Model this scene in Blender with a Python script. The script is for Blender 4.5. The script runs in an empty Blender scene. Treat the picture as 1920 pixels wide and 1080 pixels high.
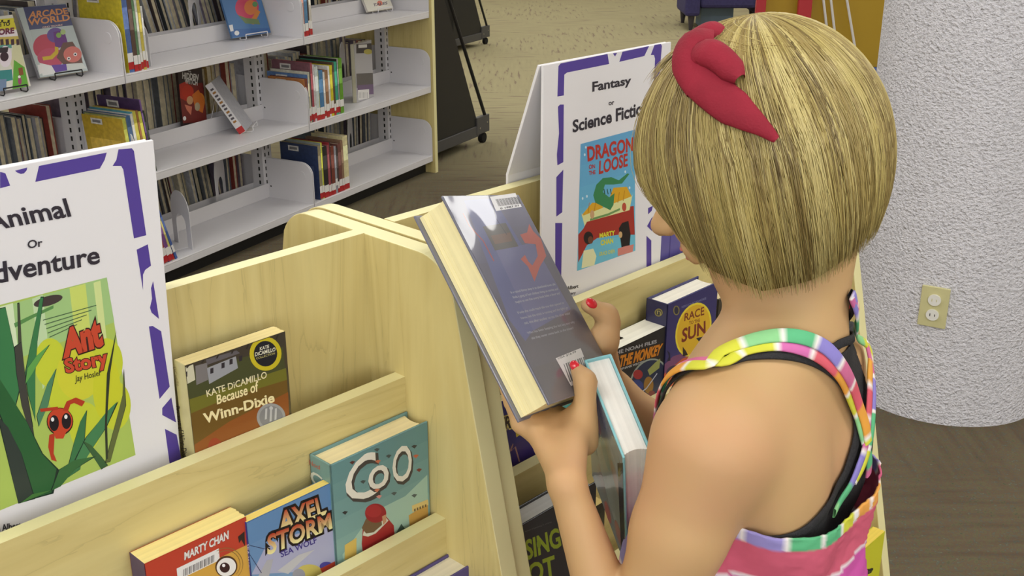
import bpy, math, random
import numpy as np
from mathutils import Matrix, Vector
random.seed(7); rng = np.random.default_rng(7)
scene = bpy.context.scene
# ---------------------------------------------------------------- camera
FPX, H = 2100.0, 1.45
TH = math.atan(800 / 2100.0)
cam_d = bpy.data.cameras.new('camera'); cam = bpy.data.objects.new('camera', cam_d)
scene.collection.objects.link(cam)
cam_d.sensor_width = 36; cam_d.lens = 36 * FPX / 1920; cam_d.clip_end = 60; cam_d.clip_start = .02
cam.location = (0, 0, H); cam.rotation_euler = (math.pi / 2 - TH, 0, 0)
scene.camera = cam
# ---------------------------------------------------------------- light and exposure
scene.view_settings.view_transform = 'Standard'; scene.view_settings.look = 'None'
scene.view_settings.gamma = 1; scene.view_settings.use_curve_mapping = False
scene.view_settings.exposure = -0.12
world = bpy.data.worlds.new('world'); scene.world = world; world.use_nodes = True
world.node_tree.nodes['Background'].inputs[0].default_value = (1, .98, .93, 1)
world.node_tree.nodes['Background'].inputs[1].default_value = 0.3
CEIL = 2.9
LIGHTS = [(x, y) for x in (-3.6, -1.2, 1.2, 3.6) for y in (-2.0, 0.4, 2.8, 5.2, 7.6, 10.0, 12.4)]
LIGHT_W = 15.0
for i, (x, y) in enumerate(LIGHTS):
    ld = bpy.data.lights.new('ceiling_lamp', 'AREA'); ld.shape = 'RECTANGLE'; ld.size = 1.2; ld.size_y = .6
    ld.energy = LIGHT_W; ld.color = (1.0, .985, .94)
    lo = bpy.data.objects.new('ceiling_lamp', ld); scene.collection.objects.link(lo)
    lo.location = (x, y, CEIL - .05)
# cool fill lamp added behind the camera to brighten surfaces facing it
wl = bpy.data.lights.new('cool_fill_lamp', 'AREA'); wl.shape = 'RECTANGLE'; wl.size = 5.0; wl.size_y = 1.7; wl.energy = 95; wl.color = (.90, .94, 1.0)
wo = bpy.data.objects.new('cool_fill_lamp', wl); scene.collection.objects.link(wo); wo.location = (.3, -3.12, 1.75); wo.rotation_euler = (math.radians(90), 0, 0)
# ---------------------------------------------------------------- helpers
def lin(c):
    c = [v / 255 for v in c[:3]]
    return tuple((v / 12.92 if v <= .04045 else ((v + .055) / 1.055) ** 2.4) for v in c)
def tag(o, label=None, cat=None, group=None, kind=None):
    if label: o['label'] = label
    if cat: o['category'] = cat
    if group: o['group'] = group
    if kind: o['kind'] = kind
    return o
def thing(name, label, cat, M=None, group=None):
    o = bpy.data.objects.new(name, None); scene.collection.objects.link(o)
    o.empty_display_size = .05
    if M is not None: o.matrix_world = M
    return tag(o, label, cat, group)
def frame(o, x, y, z):
    return Matrix(((x[0], y[0], z[0], o[0]), (x[1], y[1], z[1], o[1]), (x[2], y[2], z[2], o[2]), (0, 0, 0, 1)))
class MB:
    def __init__(s): s.v = []; s.f = []; s.c = []; s.m = []
    def add(s, vs, fs, col=(1, 1, 1), mi=0):
        n = len(s.v); s.v += [tuple(map(float, p)) for p in vs]; s.c += [tuple(col)] * len(vs)
        s.f += [tuple(n + i for i in f) for f in fs]; s.m += [mi] * len(fs); return s
    def box(s, lo, hi, col=(1, 1, 1), mi=0):
        x0, y0, z0 = lo; x1, y1, z1 = hi
        return s.add([(x0,y0,z0),(x1,y0,z0),(x1,y1,z0),(x0,y1,z0),(x0,y0,z1),(x1,y0,z1),(x1,y1,z1),(x0,y1,z1)],
                     [(0,3,2,1),(4,5,6,7),(0,1,5,4),(1,2,6,5),(2,3,7,6),(3,0,4,7)], col, mi)
    def prism(s, poly, d0, d1, axis=0, col=(1, 1, 1), mi=0):
        n = len(poly)
        def P(a, b, d): return (d, a, b) if axis == 0 else ((a, d, b) if axis == 1 else (a, b, d))
        vs = [P(a, b, d0) for a, b in poly] + [P(a, b, d1) for a, b in poly]
        fs = [tuple(range(n))[::-1], tuple(range(n, 2 * n))] + [(i, (i + 1) % n, n + (i + 1) % n, n + i) for i in range(n)]
        return s.add(vs, fs, col, mi)
    def tube(s, pts, r, n=8, col=(1, 1, 1), mi=0, flat=None):
        pts = [Vector(p) for p in pts]; rs = r if hasattr(r, '__len__') else [r] * len(pts)
        vs = []; up = None
        for i, p in enumerate(pts):
            t = (pts[min(i + 1, len(pts) - 1)] - pts[max(i - 1, 0)]).normalized()
            if up is None:
                up = Vector((0, 0, 1)) if abs(t.z) < .9 else Vector((1, 0, 0))
            a = (up - t * up.dot(t)).normalized(); b = t.cross(a); up = a
            for k in range(n):
                an = 2 * math.pi * k / n
                vs.append(p + (a * math.cos(an) + b * math.sin(an)) * rs[i])
        fs = [(i * n + k, i * n + (k + 1) % n, (i + 1) * n + (k + 1) % n, (i + 1) * n + k) for i in range(len(pts) - 1) for k in range(n)]
        fs += [tuple(range(n))[::-1], tuple((len(pts) - 1) * n + k for k in range(n))]
        return s.add(vs, fs, col, mi)
    def build(s, name, mats, parent=None, bevel=0, smooth=False, M=None):
        me = bpy.data.meshes.new(name); me.from_pydata(s.v, [], s.f)
        mats = mats if isinstance(mats, (list, tuple)) else [mats]
        for m in mats: me.materials.append(m)
        if len(mats) > 1: me.polygons.foreach_set('material_index', s.m)
        ca = me.color_attributes.new('Col', 'FLOAT_COLOR', 'POINT')
        ca.data.foreach_set('color', np.array([(*c, 1) for c in s.c], dtype=np.float32).ravel())
        if smooth: me.polygons.foreach_set('use_smooth', [True] * len(s.f))
        me.update()
        o = bpy.data.objects.new(name, me); scene.collection.objects.link(o)
        if parent: o.parent = parent
        if M is not None: o.matrix_world = M
        if bevel:
            b = o.modifiers.new('bevel', 'BEVEL'); b.width = bevel; b.segments = 2; b.limit_method = 'ANGLE'
        return o
# ---------------------------------------------------------------- materials
def mat(name, col=(200, 200, 200), rough=.5, spec=.5, metal=0, coat=0, **kw):
    m = bpy.data.materials.new(name); m.use_nodes = True
    b = m.node_tree.nodes['Principled BSDF']
    b.inputs['Base Color'].default_value = (*lin(col), 1); b.inputs['Roughness'].default_value = rough
    b.inputs['Specular IOR Level'].default_value = spec; b.inputs['Metallic'].default_value = metal
    b.inputs['Coat Weight'].default_value = coat
    return m
def nt(m): return m.node_tree, m.node_tree.nodes, m.node_tree.links, m.node_tree.nodes['Principled BSDF']
def noise_mat(name, c1, c2, scale=(1, 1, 1), nscale=5, detail=4, rough=.5, bump=0, bumpscale=50, lo=.35, hi=.65, spec=.4):
    m = mat(name, c1, rough, spec); t, N, L, B = nt(m)
    tc = N.new('ShaderNodeTexCoord'); mp = N.new('ShaderNodeMapping'); mp.inputs['Scale'].default_value = scale
    L.new(tc.outputs['Object'], mp.inputs['Vector'])
    no = N.new('ShaderNodeTexNoise'); no.inputs['Scale'].default_value = nscale; no.inputs['Detail'].default_value = detail
    L.new(mp.outputs[0], no.inputs['Vector'])
    cr = N.new('ShaderNodeValToRGB'); cr.color_ramp.elements[0].position = lo; cr.color_ramp.elements[1].position = hi
    cr.color_ramp.elements[0].color = (*lin(c1), 1); cr.color_ramp.elements[1].color = (*lin(c2), 1)
    L.new(no.outputs['Fac'], cr.inputs['Fac']); L.new(cr.outputs['Color'], B.inputs['Base Color'])
    if bump:
        n2 = N.new('ShaderNodeTexNoise'); n2.inputs['Scale'].default_value = bumpscale; n2.inputs['Detail'].default_value = 3
        L.new(tc.outputs['Object'], n2.inputs['Vector'])
        bp_ = N.new('ShaderNodeBump'); bp_.inputs['Strength'].default_value = bump; bp_.inputs['Distance'].default_value = .004
        L.new(n2.outputs['Fac'], bp_.inputs['Height']); L.new(bp_.outputs[0], B.inputs['Normal'])
    return m
def print_mat(name, rough=.35, spec=.5, coat=0, jit=0):
    m = mat(name, rough=rough, spec=spec, coat=coat); t, N, L, B = nt(m)
    a = N.new('ShaderNodeVertexColor'); a.layer_name = 'Col'
    if jit:
        tc = N.new('ShaderNodeTexCoord'); no = N.new('ShaderNodeTexNoise'); no.inputs['Scale'].default_value = 60; no.inputs['Detail'].default_value = 5
        L.new(tc.outputs['Object'], no.inputs['Vector'])
        mr = N.new('ShaderNodeMapRange'); mr.inputs[1].default_value = .3; mr.inputs[2].default_value = .7
        mr.inputs[3].default_value = 1 - jit; mr.inputs[4].default_value = 1 + jit
        L.new(no.outputs['Fac'], mr.inputs[0])
        mx = N.new('ShaderNodeVectorMath'); mx.operation = 'SCALE'
        L.new(a.outputs['Color'], mx.inputs[0]); L.new(mr.outputs[0], mx.inputs['Scale']); L.new(mx.outputs[0], B.inputs['Base Color'])
    else: L.new(a.outputs['Color'], B.inputs['Base Color'])
    return m
def wood(name, grain, c1=(208, 192, 132), c2=(194, 175, 114)):
    """maple laminate; grain = axis along which the grain runs (0,1,2)"""
    m = mat(name, c1, .42, .35); t, N, L, B = nt(m)
    tc = N.new('ShaderNodeTexCoord'); mp = N.new('ShaderNodeMapping')
    sc = [9.0, 9.0, 9.0]; sc[grain] = .9; mp.inputs['Scale'].default_value = sc
    L.new(tc.outputs['Object'], mp.inputs['Vector'])
    no = N.new('ShaderNodeTexNoise'); no.inputs['Scale'].default_value = 1.3; no.inputs['Detail'].default_value = 6; no.inputs['Distortion'].default_value = .6
    L.new(mp.outputs[0], no.inputs['Vector'])
    ml = N.new('ShaderNodeMath'); ml.operation = 'MULTIPLY'; ml.inputs[1].default_value = 9
    fr = N.new('ShaderNodeMath'); fr.operation = 'FRACT'
    L.new(no.outputs['Fac'], ml.inputs[0]); L.new(ml.outputs[0], fr.inputs[0])
    cr = N.new('ShaderNodeValToRGB'); e = cr.color_ramp.elements
    c3 = tuple(int(a * .86) for a in c2)
    e[0].position = 0; e[0].color = (*lin(c3), 1); e[1].position = 1; e[1].color = (*lin(c2), 1)
    x = e.new(.06); x.color = (*lin(c2), 1); x = e.new(.5); x.color = (*lin(c1), 1)
    L.new(fr.outputs[0], cr.inputs['Fac'])
    n2 = N.new('ShaderNodeTexNoise'); n2.inputs['Scale'].default_value = 2.0; n2.inputs['Detail'].default_value = 5
    mp2 = N.new('ShaderNodeMapping'); s2 = [60.0] * 3; s2[grain] = 3; mp2.inputs['Scale'].default_value = s2
    L.new(tc.outputs['Object'], mp2.inputs['Vector']); L.new(mp2.outputs[0], n2.inputs['Vector'])
    mr = N.new('ShaderNodeMapRange'); mr.inputs[3].default_value = .93; mr.inputs[4].default_value = 1.07
    L.new(n2.outputs['Fac'], mr.inputs[0])
    mxc = N.new('ShaderNodeMix'); mxc.data_type = 'RGBA'; mxc.inputs[0].default_value = .55
    mxc.inputs[6].default_value = (*lin(c1), 1); L.new(cr.outputs['Color'], mxc.inputs[7])
    vm = N.new('ShaderNodeVectorMath'); vm.operation = 'SCALE'
    L.new(mxc.outputs[2], vm.inputs[0]); L.new(mr.outputs[0], vm.inputs['Scale']); L.new(vm.outputs[0], B.inputs['Base Color'])
    return m
WOODX = wood('maple_grain_along', 0); WOODZ = wood('maple_grain_upright', 2)
EDGE = mat('maple_edge_band', (230, 222, 168), .4, .4)
WHITE = mat('white_painted_steel', (214, 212, 216), .35, .5)
BLACKST = mat('black_steel', (30, 30, 32), .45, .4)
GREYST = mat('dark_grey_steel', (72, 71, 72), .5, .4)
RUBBER = mat('black_rubber', (25, 25, 26), .7, .2)
CHROME = mat('bright_bolt', (200, 200, 200), .2, .8, 1)
PRINT = print_mat('printed_paper', .4, .4)
GLOSS = print_mat('laminated_cover', .25, .5, jit=.06)
BOOKM = print_mat('library_book', .35, .5, jit=.18)
PAGEM = print_mat('book_pages', .8, .2, jit=.025)
SIGNM = mat('white_card', (226, 224, 228), .55, .3)
# ---------------------------------------------------------------- pixel rays used to measure places
CAMP = np.array([0, 0, H])
def ray(px, py):
    x = (px - 960) / FPX; y = (py - 540) / FPX
    return np.array([x, math.cos(TH) - y * math.sin(TH), -math.sin(TH) - y * math.cos(TH)])
def onplane(px, py, P, n):
    r = ray(px, py); return CAMP + r * (((P - CAMP) @ n) / (r @ n))
def atz(px, py, z):
    r = ray(px, py); return CAMP + r * ((z - H) / r[2])
def proj(P):
    P = np.asarray(P, float) - CAMP
    fw = P[..., 1] * math.cos(TH) - P[..., 2] * math.sin(TH); up = P[..., 1] * math.sin(TH) + P[..., 2] * math.cos(TH)
    return np.stack([960 + FPX * P[..., 0] / fw, 540 - FPX * up / fw], -1)
# ---------------------------------------------------------------- flat print: polygons and lettering on a cover
_gl = {}
def glyphs(s, off=0.0, shear=0.0, space=1.0):
    k = (s, off, shear, space)
    if k not in _gl:
        c = bpy.data.curves.new('lettering', 'FONT'); c.body = s; c.offset = off; c.shear = shear
        c.resolution_u = 3; c.space_character = space
        o = bpy.data.objects.new('lettering', c); scene.collection.objects.link(o)
        dg = bpy.context.evaluated_depsgraph_get(); me = o.evaluated_get(dg).to_mesh()
        vs = [tuple(v.co)[:2] for v in me.vertices]; fs = [tuple(p.vertices) for p in me.polygons]
        o.evaluated_get(dg).to_mesh_clear()
        bpy.data.objects.remove(o); bpy.data.curves.remove(c)
        a = np.array(vs) if vs else np.zeros((1, 2)); _gl[k] = (a, fs)
    return _gl[k]
class Print:
    """plane: origin O, unit x axis X, unit y axis Y, normal N (world). px=True: coordinates are photo pixels."""
    def __init__(s, O, X, Y, step=7e-6):
        s.O, s.X, s.Y = map(np.array, (O, X, Y)); s.N = np.cross(s.X, s.Y); s.l = 0; s.mb = MB(); s.step = step; s.clip = None
    def loc(s, p):
        q = onplane(p[0], p[1], s.O, s.N) - s.O; return (q @ s.X, q @ s.Y)
    def put(s, vs, fs, col, layer=None):
        s.l += 1; z = s.step * s.l + 1.2e-4
        if s.clip:
            x0, y0, x1, y1 = s.clip; vs = [(min(max(x, x0), x1), min(max(y, y0), y1)) for x, y in vs]
        s.mb.add([(x, y, z) for x, y in vs], fs, lin(col)); return s
    def poly(s, pts, col, px=True):
        vs = [s.loc(p) for p in pts] if px else pts
        a = sum(vs[i][0] * vs[(i + 1) % len(vs)][1] - vs[(i + 1) % len(vs)][0] * vs[i][1] for i in range(len(vs)))
        if a < 0: vs = vs[::-1]
        return s.put(vs, [tuple(range(len(vs)))], col)
    def grad(s, quad, ctop, cbot, px=True, n=6):
        """quad TL,TR,BR,BL split into bands"""
        q = [s.loc(p) for p in quad] if px else quad; q = [np.array(p) for p in q]; s.l += 1
        for i in range(n):
            a, b = i / n, (i + 1) / n; t = (i + .5) / n
            vs = [q[0] + (q[3] - q[0]) * b, q[1] + (q[2] - q[1]) * b, q[1] + (q[2] - q[1]) * a, q[0] + (q[3] - q[0]) * a]
            z = s.step * s.l + 1.2e-4
            s.mb.add([(v[0], v[1], z) for v in vs], [(0, 1, 2, 3)], lin([ctop[k] * (1 - t) + cbot[k] * t for k in range(3)]))
        return s
    def disc(s, c, r, col, ry=None, px=True, n=28, rot=0, a0=0, a1=360):
        """ellipse: centre and radii; in px mode the radius is along photo x / y"""
        ry = ry or r; pts = []
        for k in range(n + (a1 - a0 < 360)):
            a = math.radians(a0 + (a1 - a0) * k / n); x, y = r * math.cos(a), ry * math.sin(a)
            cr, sr = math.cos(math.radians(rot)), math.sin(math.radians(rot))
            pts.append((c[0] + x * cr - y * sr, c[1] + x * sr + y * cr))
        return s.poly(pts, col, px)
    def text(s, string, quad, col, off=0.0, shear=0.0, px=True, outline=None, grad=None, space=1.0):
        """quad: BL, BR, TR, TL of the lettering's box"""
        q = [np.array(s.loc(p)) if px else np.array(p) for p in quad]
        base, _ = glyphs(string, 0, shear, space)
        lo, hi = base.min(0), base.max(0)
        for o_, c_ in ([outline] if outline else []) + [(off, col)]:
            a, fs = glyphs(string, o_, shear, space)
            t = (a - lo) / np.maximum(hi - lo, 1e-6)
            P = [(1 - x) * (1 - y) * q[0] + x * (1 - y) * q[1] + x * y * q[2] + (1 - x) * y * q[3] for x, y in t]
            s.put(P, fs, c_)
            if grad is not None and c_ is col:
                n = len(P); c0, c1 = lin(grad), lin(col)
                s.mb.c[-n:] = [tuple(c0[k] * (1 - min(max(y, 0), 1)) + c1[k] * min(max(y, 0), 1) for k in range(3)) for x, y in t]
        return s
    def line(s, pts, w, col, px=True):
        P = [np.array(s.loc(p)) if px else np.array(p) for p in pts]; L_, R_ = [], []
        for i, p in enumerate(P):
            d = P[min(i + 1, len(P) - 1)] - P[max(i - 1, 0)]; d = d / (np.linalg.norm(d) + 1e-9); nrm = np.array([-d[1], d[0]]) * w / 2
            L_.append(p + nrm); R_.append(p - nrm)
        n = len(P); return s.put(L_ + R_, [(i, n + i, n + i + 1, i + 1) for i in range(n - 1)], col)
    def build(s, name, parent, m=None):
        if not s.mb.v: return None
        O = Vector(s.O); o = s.mb.build(name, m or PRINT)
        o.matrix_world = frame(s.O, s.X, s.Y, s.N)
        if parent:
            o.parent = parent; o.matrix_parent_inverse = parent.matrix_world.inverted()
        return o
# ================================================================= SETTING
def carpet():
    m = mat('patterned_carpet', (95, 90, 74), .95, .1); t, N, L, B = nt(m)
    tc = N.new('ShaderNodeTexCoord')
    def noise(scale, ns, det, rot=0):
        mp = N.new('ShaderNodeMapping'); mp.inputs['Scale'].default_value = scale; mp.inputs['Rotation'].default_value = (0, 0, rot)
        L.new(tc.outputs['Object'], mp.inputs['Vector'])
        n = N.new('ShaderNodeTexNoise'); n.inputs['Scale'].default_value = ns; n.inputs['Detail'].default_value = det
        L.new(mp.outputs[0], n.inputs['Vector']); return n
    def ramp(fac, stops):
        r = N.new('ShaderNodeValToRGB'); e = r.color_ramp.elements
        while len(e) < len(stops): e.new(.5)
        for k, (p, c) in enumerate(stops): e[k].position = p; e[k].color = (*lin(c), 1)
        L.new(fac, r.inputs['Fac']); return r
    fine = noise((1, 1, 1), 120, 4); r1 = ramp(fine.outputs['Color'], [(.3, (76, 84, 78)), (.42, (104, 102, 84)), (.52, (106, 90, 80)), (.62, (92, 100, 96)), (.72, (132, 124, 100))])
    streakx = noise((1.2, 12, 1), 3, 4, .12); streaky = noise((12, 1.2, 1), 3, 4, .12)
    big = noise((1, 1, 1), .8, 2)
    mxs = N.new('ShaderNodeMix'); mxs.data_type = 'FLOAT'
    st = N.new('ShaderNodeMapRange'); st.inputs[1].default_value = .47; st.inputs[2].default_value = .53
    L.new(big.outputs['Fac'], st.inputs[0]); L.new(st.outputs[0], mxs.inputs[0]); L.new(streakx.outputs['Fac'], mxs.inputs[2]); L.new(streaky.outputs['Fac'], mxs.inputs[3])
    r2 = ramp(mxs.outputs[0], [(.30, (166, 157, 150)), (.55, (180, 177, 164)), (.75, (184, 181, 168))])
    mu = N.new('ShaderNodeMix'); mu.data_type = 'RGBA'; mu.blend_type = 'MULTIPLY'; mu.inputs[0].default_value = 1
    L.new(r1.outputs['Color'], mu.inputs[6]); L.new(r2.outputs['Color'], mu.inputs[7])
    # carpet colour blends to a lighter tan further into the room
    sx = N.new('ShaderNodeSeparateXYZ'); L.new(tc.outputs['Object'], sx.inputs[0])
    mr = N.new('ShaderNodeMapRange'); mr.inputs[1].default_value = 5.6; mr.inputs[2].default_value = 8.2
    wob = noise((1, 1, 1), 1.1, 3); ad = N.new('ShaderNodeMath'); ad.operation = 'MULTIPLY_ADD'; ad.inputs[1].default_value = 2.0
    L.new(wob.outputs['Fac'], ad.inputs[0]); L.new(sx.outputs['Y'], ad.inputs[2]); L.new(ad.outputs[0], mr.inputs[0])
    tan = ramp(mxs.outputs[0], [(.34, (126, 112, 96)), (.42, (150, 142, 112)), (.7, (156, 148, 116))])
    f2 = N.new('ShaderNodeMix'); f2.data_type = 'RGBA'; L.new(mr.outputs[0], f2.inputs[0])
    vm = N.new('ShaderNodeVectorMath'); vm.operation = 'SCALE'; vm.inputs['Scale'].default_value = 1.9
    L.new(mu.outputs[2], vm.inputs[0]); L.new(vm.outputs[0], f2.inputs[6]); L.new(tan.outputs['Color'], f2.inputs[7])
    L.new(f2.outputs[2], B.inputs['Base Color'])
    bp_ = N.new('ShaderNodeBump'); bp_.inputs['Strength'].default_value = .5; bp_.inputs['Distance'].default_value = .004
    bp_.inputs['Strength'].default_value = .15; L.new(fine.outputs['Fac'], bp_.inputs['Height']); L.new(bp_.outputs[0], B.inputs['Normal'])
    return m
X0, X1, Y0, Y1 = -5.0, 5.0, -3.2, 14.0
tag(MB().box((X0, Y0, -.1), (X1, Y1, 0)).build('floor', carpet()), kind='structure')
WALLM = mat('painted_wall', (206, 200, 184), .7)
tag(MB().box((X0 - .1, Y0, 0), (X0, Y1, CEIL)).build('wall_left', WALLM), kind='structure')
tag(MB().box((X1, Y0, 0), (X1 + .1, Y1, CEIL)).build('wall_right', WALLM), kind='structure')
tag(MB().box((X0, Y1, 0), (X1, Y1 + .1, CEIL)).build('wall_far', WALLM), kind='structure')
tag(MB().box((X0, Y0 - .1, 0), (X1, Y0, CEIL)).build('wall_near', WALLM), kind='structure')
tag(MB().box((X0, Y0, CEIL), (X1, Y1, CEIL + .1)).build('ceiling', mat('ceiling_tile', (225, 224, 218), .8)), kind='structure')
MB_ = MB(); wf = mat('added_frame_white', (230, 230, 228), .4)  # added window bars on the unseen near wall, framing the fill lamp
for x_ in (-2.2, -.53, 1.13, 2.8): MB_.box((x_ - .03, Y0 - .02, .9), (x_ + .03, Y0 + .04, 2.6))
MB_.box((-2.23, Y0 - .02, .87), (2.83, Y0 + .04, .93)).box((-2.23, Y0 - .02, 2.57), (2.83, Y0 + .04, 2.63)); tag(MB_.build('added_window_1', wf), kind='structure')
# round plastered pillar with an outlet
def plaster():
    m = mat('rough_white_plaster', (226, 224, 230), .85, .2); t, N, L, B = nt(m)
    tc = N.new('ShaderNodeTexCoord'); mp = N.new('ShaderNodeMapping'); mp.inputs['Scale'].default_value = (1, 1, 1.25)
    L.new(tc.outputs['Object'], mp.inputs['Vector'])
    n = N.new('ShaderNodeTexNoise'); n.inputs['Scale'].default_value = 105; n.inputs['Detail'].default_value = 3; n.inputs['Roughness'].default_value = .6
    L.new(mp.outputs[0], n.inputs['Vector'])
    b = N.new('ShaderNodeBump'); b.inputs['Strength'].default_value = 1.0; b.inputs['Distance'].default_value = .016
    L.new(n.outputs['Fac'], b.inputs['Height']); L.new(b.outputs[0], B.inputs['Normal'])
    mr = N.new('ShaderNodeMapRange'); mr.inputs[1].default_value = .36; mr.inputs[2].default_value = .5; mr.inputs[3].default_value = .82; mr.inputs[4].default_value = 1
    vm = N.new('ShaderNodeVectorMath'); vm.operation = 'SCALE'; vm.inputs[0].default_value = lin((240, 238, 246))
    L.new(n.outputs['Fac'], mr.inputs[0]); L.new(mr.outputs[0], vm.inputs['Scale']); L.new(vm.outputs[0], B.inputs['Base Color'])
    return m
PX, PY, PR = 1.265, 3.01, .275
def ring(r, z, n=72): return [(PX + r * math.cos(2 * math.pi * k / n), PY + r * math.sin(2 * math.pi * k / n), z) for k in range(n)]
b = MB(); n = 72; NZ = 2
vs = ring(PR, 0) + ring(PR, CEIL)
b.add(vs, [(k, (k + 1) % n, n + (k + 1) % n, n + k) for k in range(n)])
pil = b.build('round_pillar', plaster(), smooth=True)
tag(pil, 'round white pillar with rough plaster rising from the carpet behind the girl', 'pillar')
pil['kind'] = 'structure'
oc = onplane(1748, 580, np.array([PX - .10, PY - PR, 0]), np.array([.35, .94, 0.0]))
d = np.array([oc[0] - PX, oc[1] - PY]); d /= np.linalg.norm(d)
oz = oc[2]; ON = np.array([d[0], d[1], 0]); OX = np.array([-d[1], d[0], 0])
Mo = frame(np.array([PX, PY, oz]) + ON * (PR - .001), OX, (0, 0, 1), ON)
out = thing('electrical_outlet', 'beige electrical outlet plate with two round white sockets on the pillar', 'outlet', Mo)
BEI = mat('beige_plastic', (206, 200, 150), .4); SOC = mat('white_plastic', (232, 230, 224), .35)
MB().box((-.036, -.057, 0), (.036, .057, .006)).build('cover_plate', BEI, out, bevel=.002)
for s_ in (-1, 1):
    cy = .021 * s_
    sk = MB(); sk.prism([(.0165 * math.cos(a), cy + .0155 * math.sin(a)) for a in np.linspace(0, 2 * math.pi, 25)[:-1]], .006, .011, axis=2); sk = sk.build('socket', SOC, out)
    q = MB()
    for dx, hh in ((-.006, .008), (.006, .0065)): q.box((dx - .001, cy - hh / 2, .0109), (dx + .001, cy + hh / 2, .0114))
    q.build('socket_slot', BLACKST if s_ < 0 else BEI, sk)
MB().prism([(.003 * math.cos(a), .003 * math.sin(a)) for a in np.linspace(0, 2 * math.pi, 13)[:-1]], .006, .0075, axis=2).build('screw', BEI, out)
# ================================================================= DISPLAY RACKS
PSI = math.radians(43.6)
U = np.array([math.sin(PSI), math.cos(PSI), 0]); V = np.array([U[1], -U[0], 0]); Z = np.array([0, 0, 1.0])
T0 = CAMP + ray(682.8, 441.3) * 1.19
D0 = np.array([T0[0], T0[1], 0])
def W(u_, v_, z_): return D0 + U * u_ + V * v_ + Z * z_
TOPZ = [.932 - .151 * k for k in range(5)]
FV = [.058 + .059 * k for k in range(5)]
FLOORZ = [z - .107 for z in TOPZ]
def rack(x0, x1, gl, gr, dv, label):
    M = frame(W(0, dv, 0), U, -V, Z)
    t = thing('book_display_rack', label, 'book rack', M)
    cy = .007
    def prof():
        pts = []
        for s_ in (1, -1):
            h = []
            for k in range(9):
                a = math.radians(90 - 9 * k * .87)
                h.append((.092 + .055 * math.cos(a), 1.081 - .055 + .055 * math.sin(a)))
            h.append((.376, 0.0)); h = [(cy + s_ * a_, z_) for a_, z_ in h]
            pts += h if s_ > 0 else h[::-1]
        return pts
    for a, b_ in ((gl, x0), (x1, gr)):
        g = MB(); P = prof(); nP = len(P); g.prism(P, a, b_, axis=0)
        g.m = [0, 0] + [1] * nP
        g.build('side_panel', [WOODZ, EDGE], t, bevel=.0012)
    g = MB().box((x0, -.0005, .05), (x1, .0165, 1.0815)); g.m = [1 if i == 1 else 0 for i in range(6)]
    g.build('back_panel', [WOODZ, EDGE], t)
    for s_ in (-1, 1):
        for k in range(5):
            ya, yb = FV[k] - .0165, FV[k]
            lo = FLOORZ[k + 1] - .012 if k < 4 else .05
            y_a, y_b = (-yb, -ya) if s_ < 0 else (2 * cy + ya, 2 * cy + yb)
            g = MB().box((x0, y_a, lo), (x1, y_b, TOPZ[k])); g.m = [1 if i == 1 else 0 for i in range(6)]
            g.build('front_board', [WOODX, EDGE], t)
            pa = (FV[k - 1] if k else .0005); pb = FV[k] - .0165
            y_a, y_b = (-pb, -pa) if s_ < 0 else (2 * cy + pa + (.002 if not k else 0), 2 * cy + pb)
            MB().box((x0, y_a + .0004, FLOORZ[k] - .012), (x1, y_b - .0004, FLOORZ[k])).build('ledge', WOODX, t)
    MB().box((x0, cy - .24, 0), (x1, cy + .24, .05)).build('plinth', WOODX, t)
    return t
rack(-.778, 0, -.80, .0225, 0, 'maple display rack at left with animal and adventure books, nearest the camera')
rack(.048, .804, .0275, .826, -.007, 'maple display rack the girl stands at with fantasy books and a white sign')
# ---------------------------------------------------------------- books (foreground)
PAGE = (226, 212, 170)
def fbook(label, TL, xa, ya, na, w, h, t, cover, pages=PAGE, hard=True, spine_left=True, spine_col=None, group=None, fan=0, edge_col=None):
    """visible cover has its top-left corner TL, runs w along xa, h down -ya, t thick away from na"""
    TL, xa, ya, na = (np.array(a, float) for a in (TL, xa, ya, na))
    O = TL - ya * h
    M = frame(O, xa, ya, na)
    r = thing('book', label, 'book', M, group)
    c = lin(cover); sc = lin(spine_col or cover); ov = .003 if hard else 0; ct = .0025 if hard else .0006
    sx = 0 if spine_left else w
    b = MB(); b.box((0, 0, -ct), (w, h, 0), c); b.box((0, 0, -t), (w, h, -t + ct), c)
    s0, s1 = (0, ct) if spine_left else (w - ct, w)
    b.box((s0, 0, -t), (s1, h, 0), sc)
    cov = b.build('cover', GLOSS, r, bevel=.0008 if hard else 0)
    p = MB(); pc = lin(pages)
    x0 = ct if spine_left else ov * 1.6; x1 = (w - ov * 1.6) if spine_left else w - ct
    nl = 9
    # page block with a slightly hollow fore edge and sheet groups
    zs = np.linspace(-t + ct + .0003, -ct - .0003, nl + 1)
    for i in range(nl):
        jit = .0006 * ((i * 37) % 5 - 2) / 2
        f_ = -.003 * math.sin(math.pi * (i + .5) / nl) if hard else jit
        a0, a1 = (x0, x1 + f_) if spine_left else (x0 - f_, x1)
        k = 1 + .03 * ((i * 53) % 3 - 1)
        p.box((a0, ov, zs[i]), (a1, h - ov - (fan * (i / nl)) , zs[i + 1]), [min(1, q * k) for q in pc])
    p.build('pages', PAGEM, r)
    return r
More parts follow.
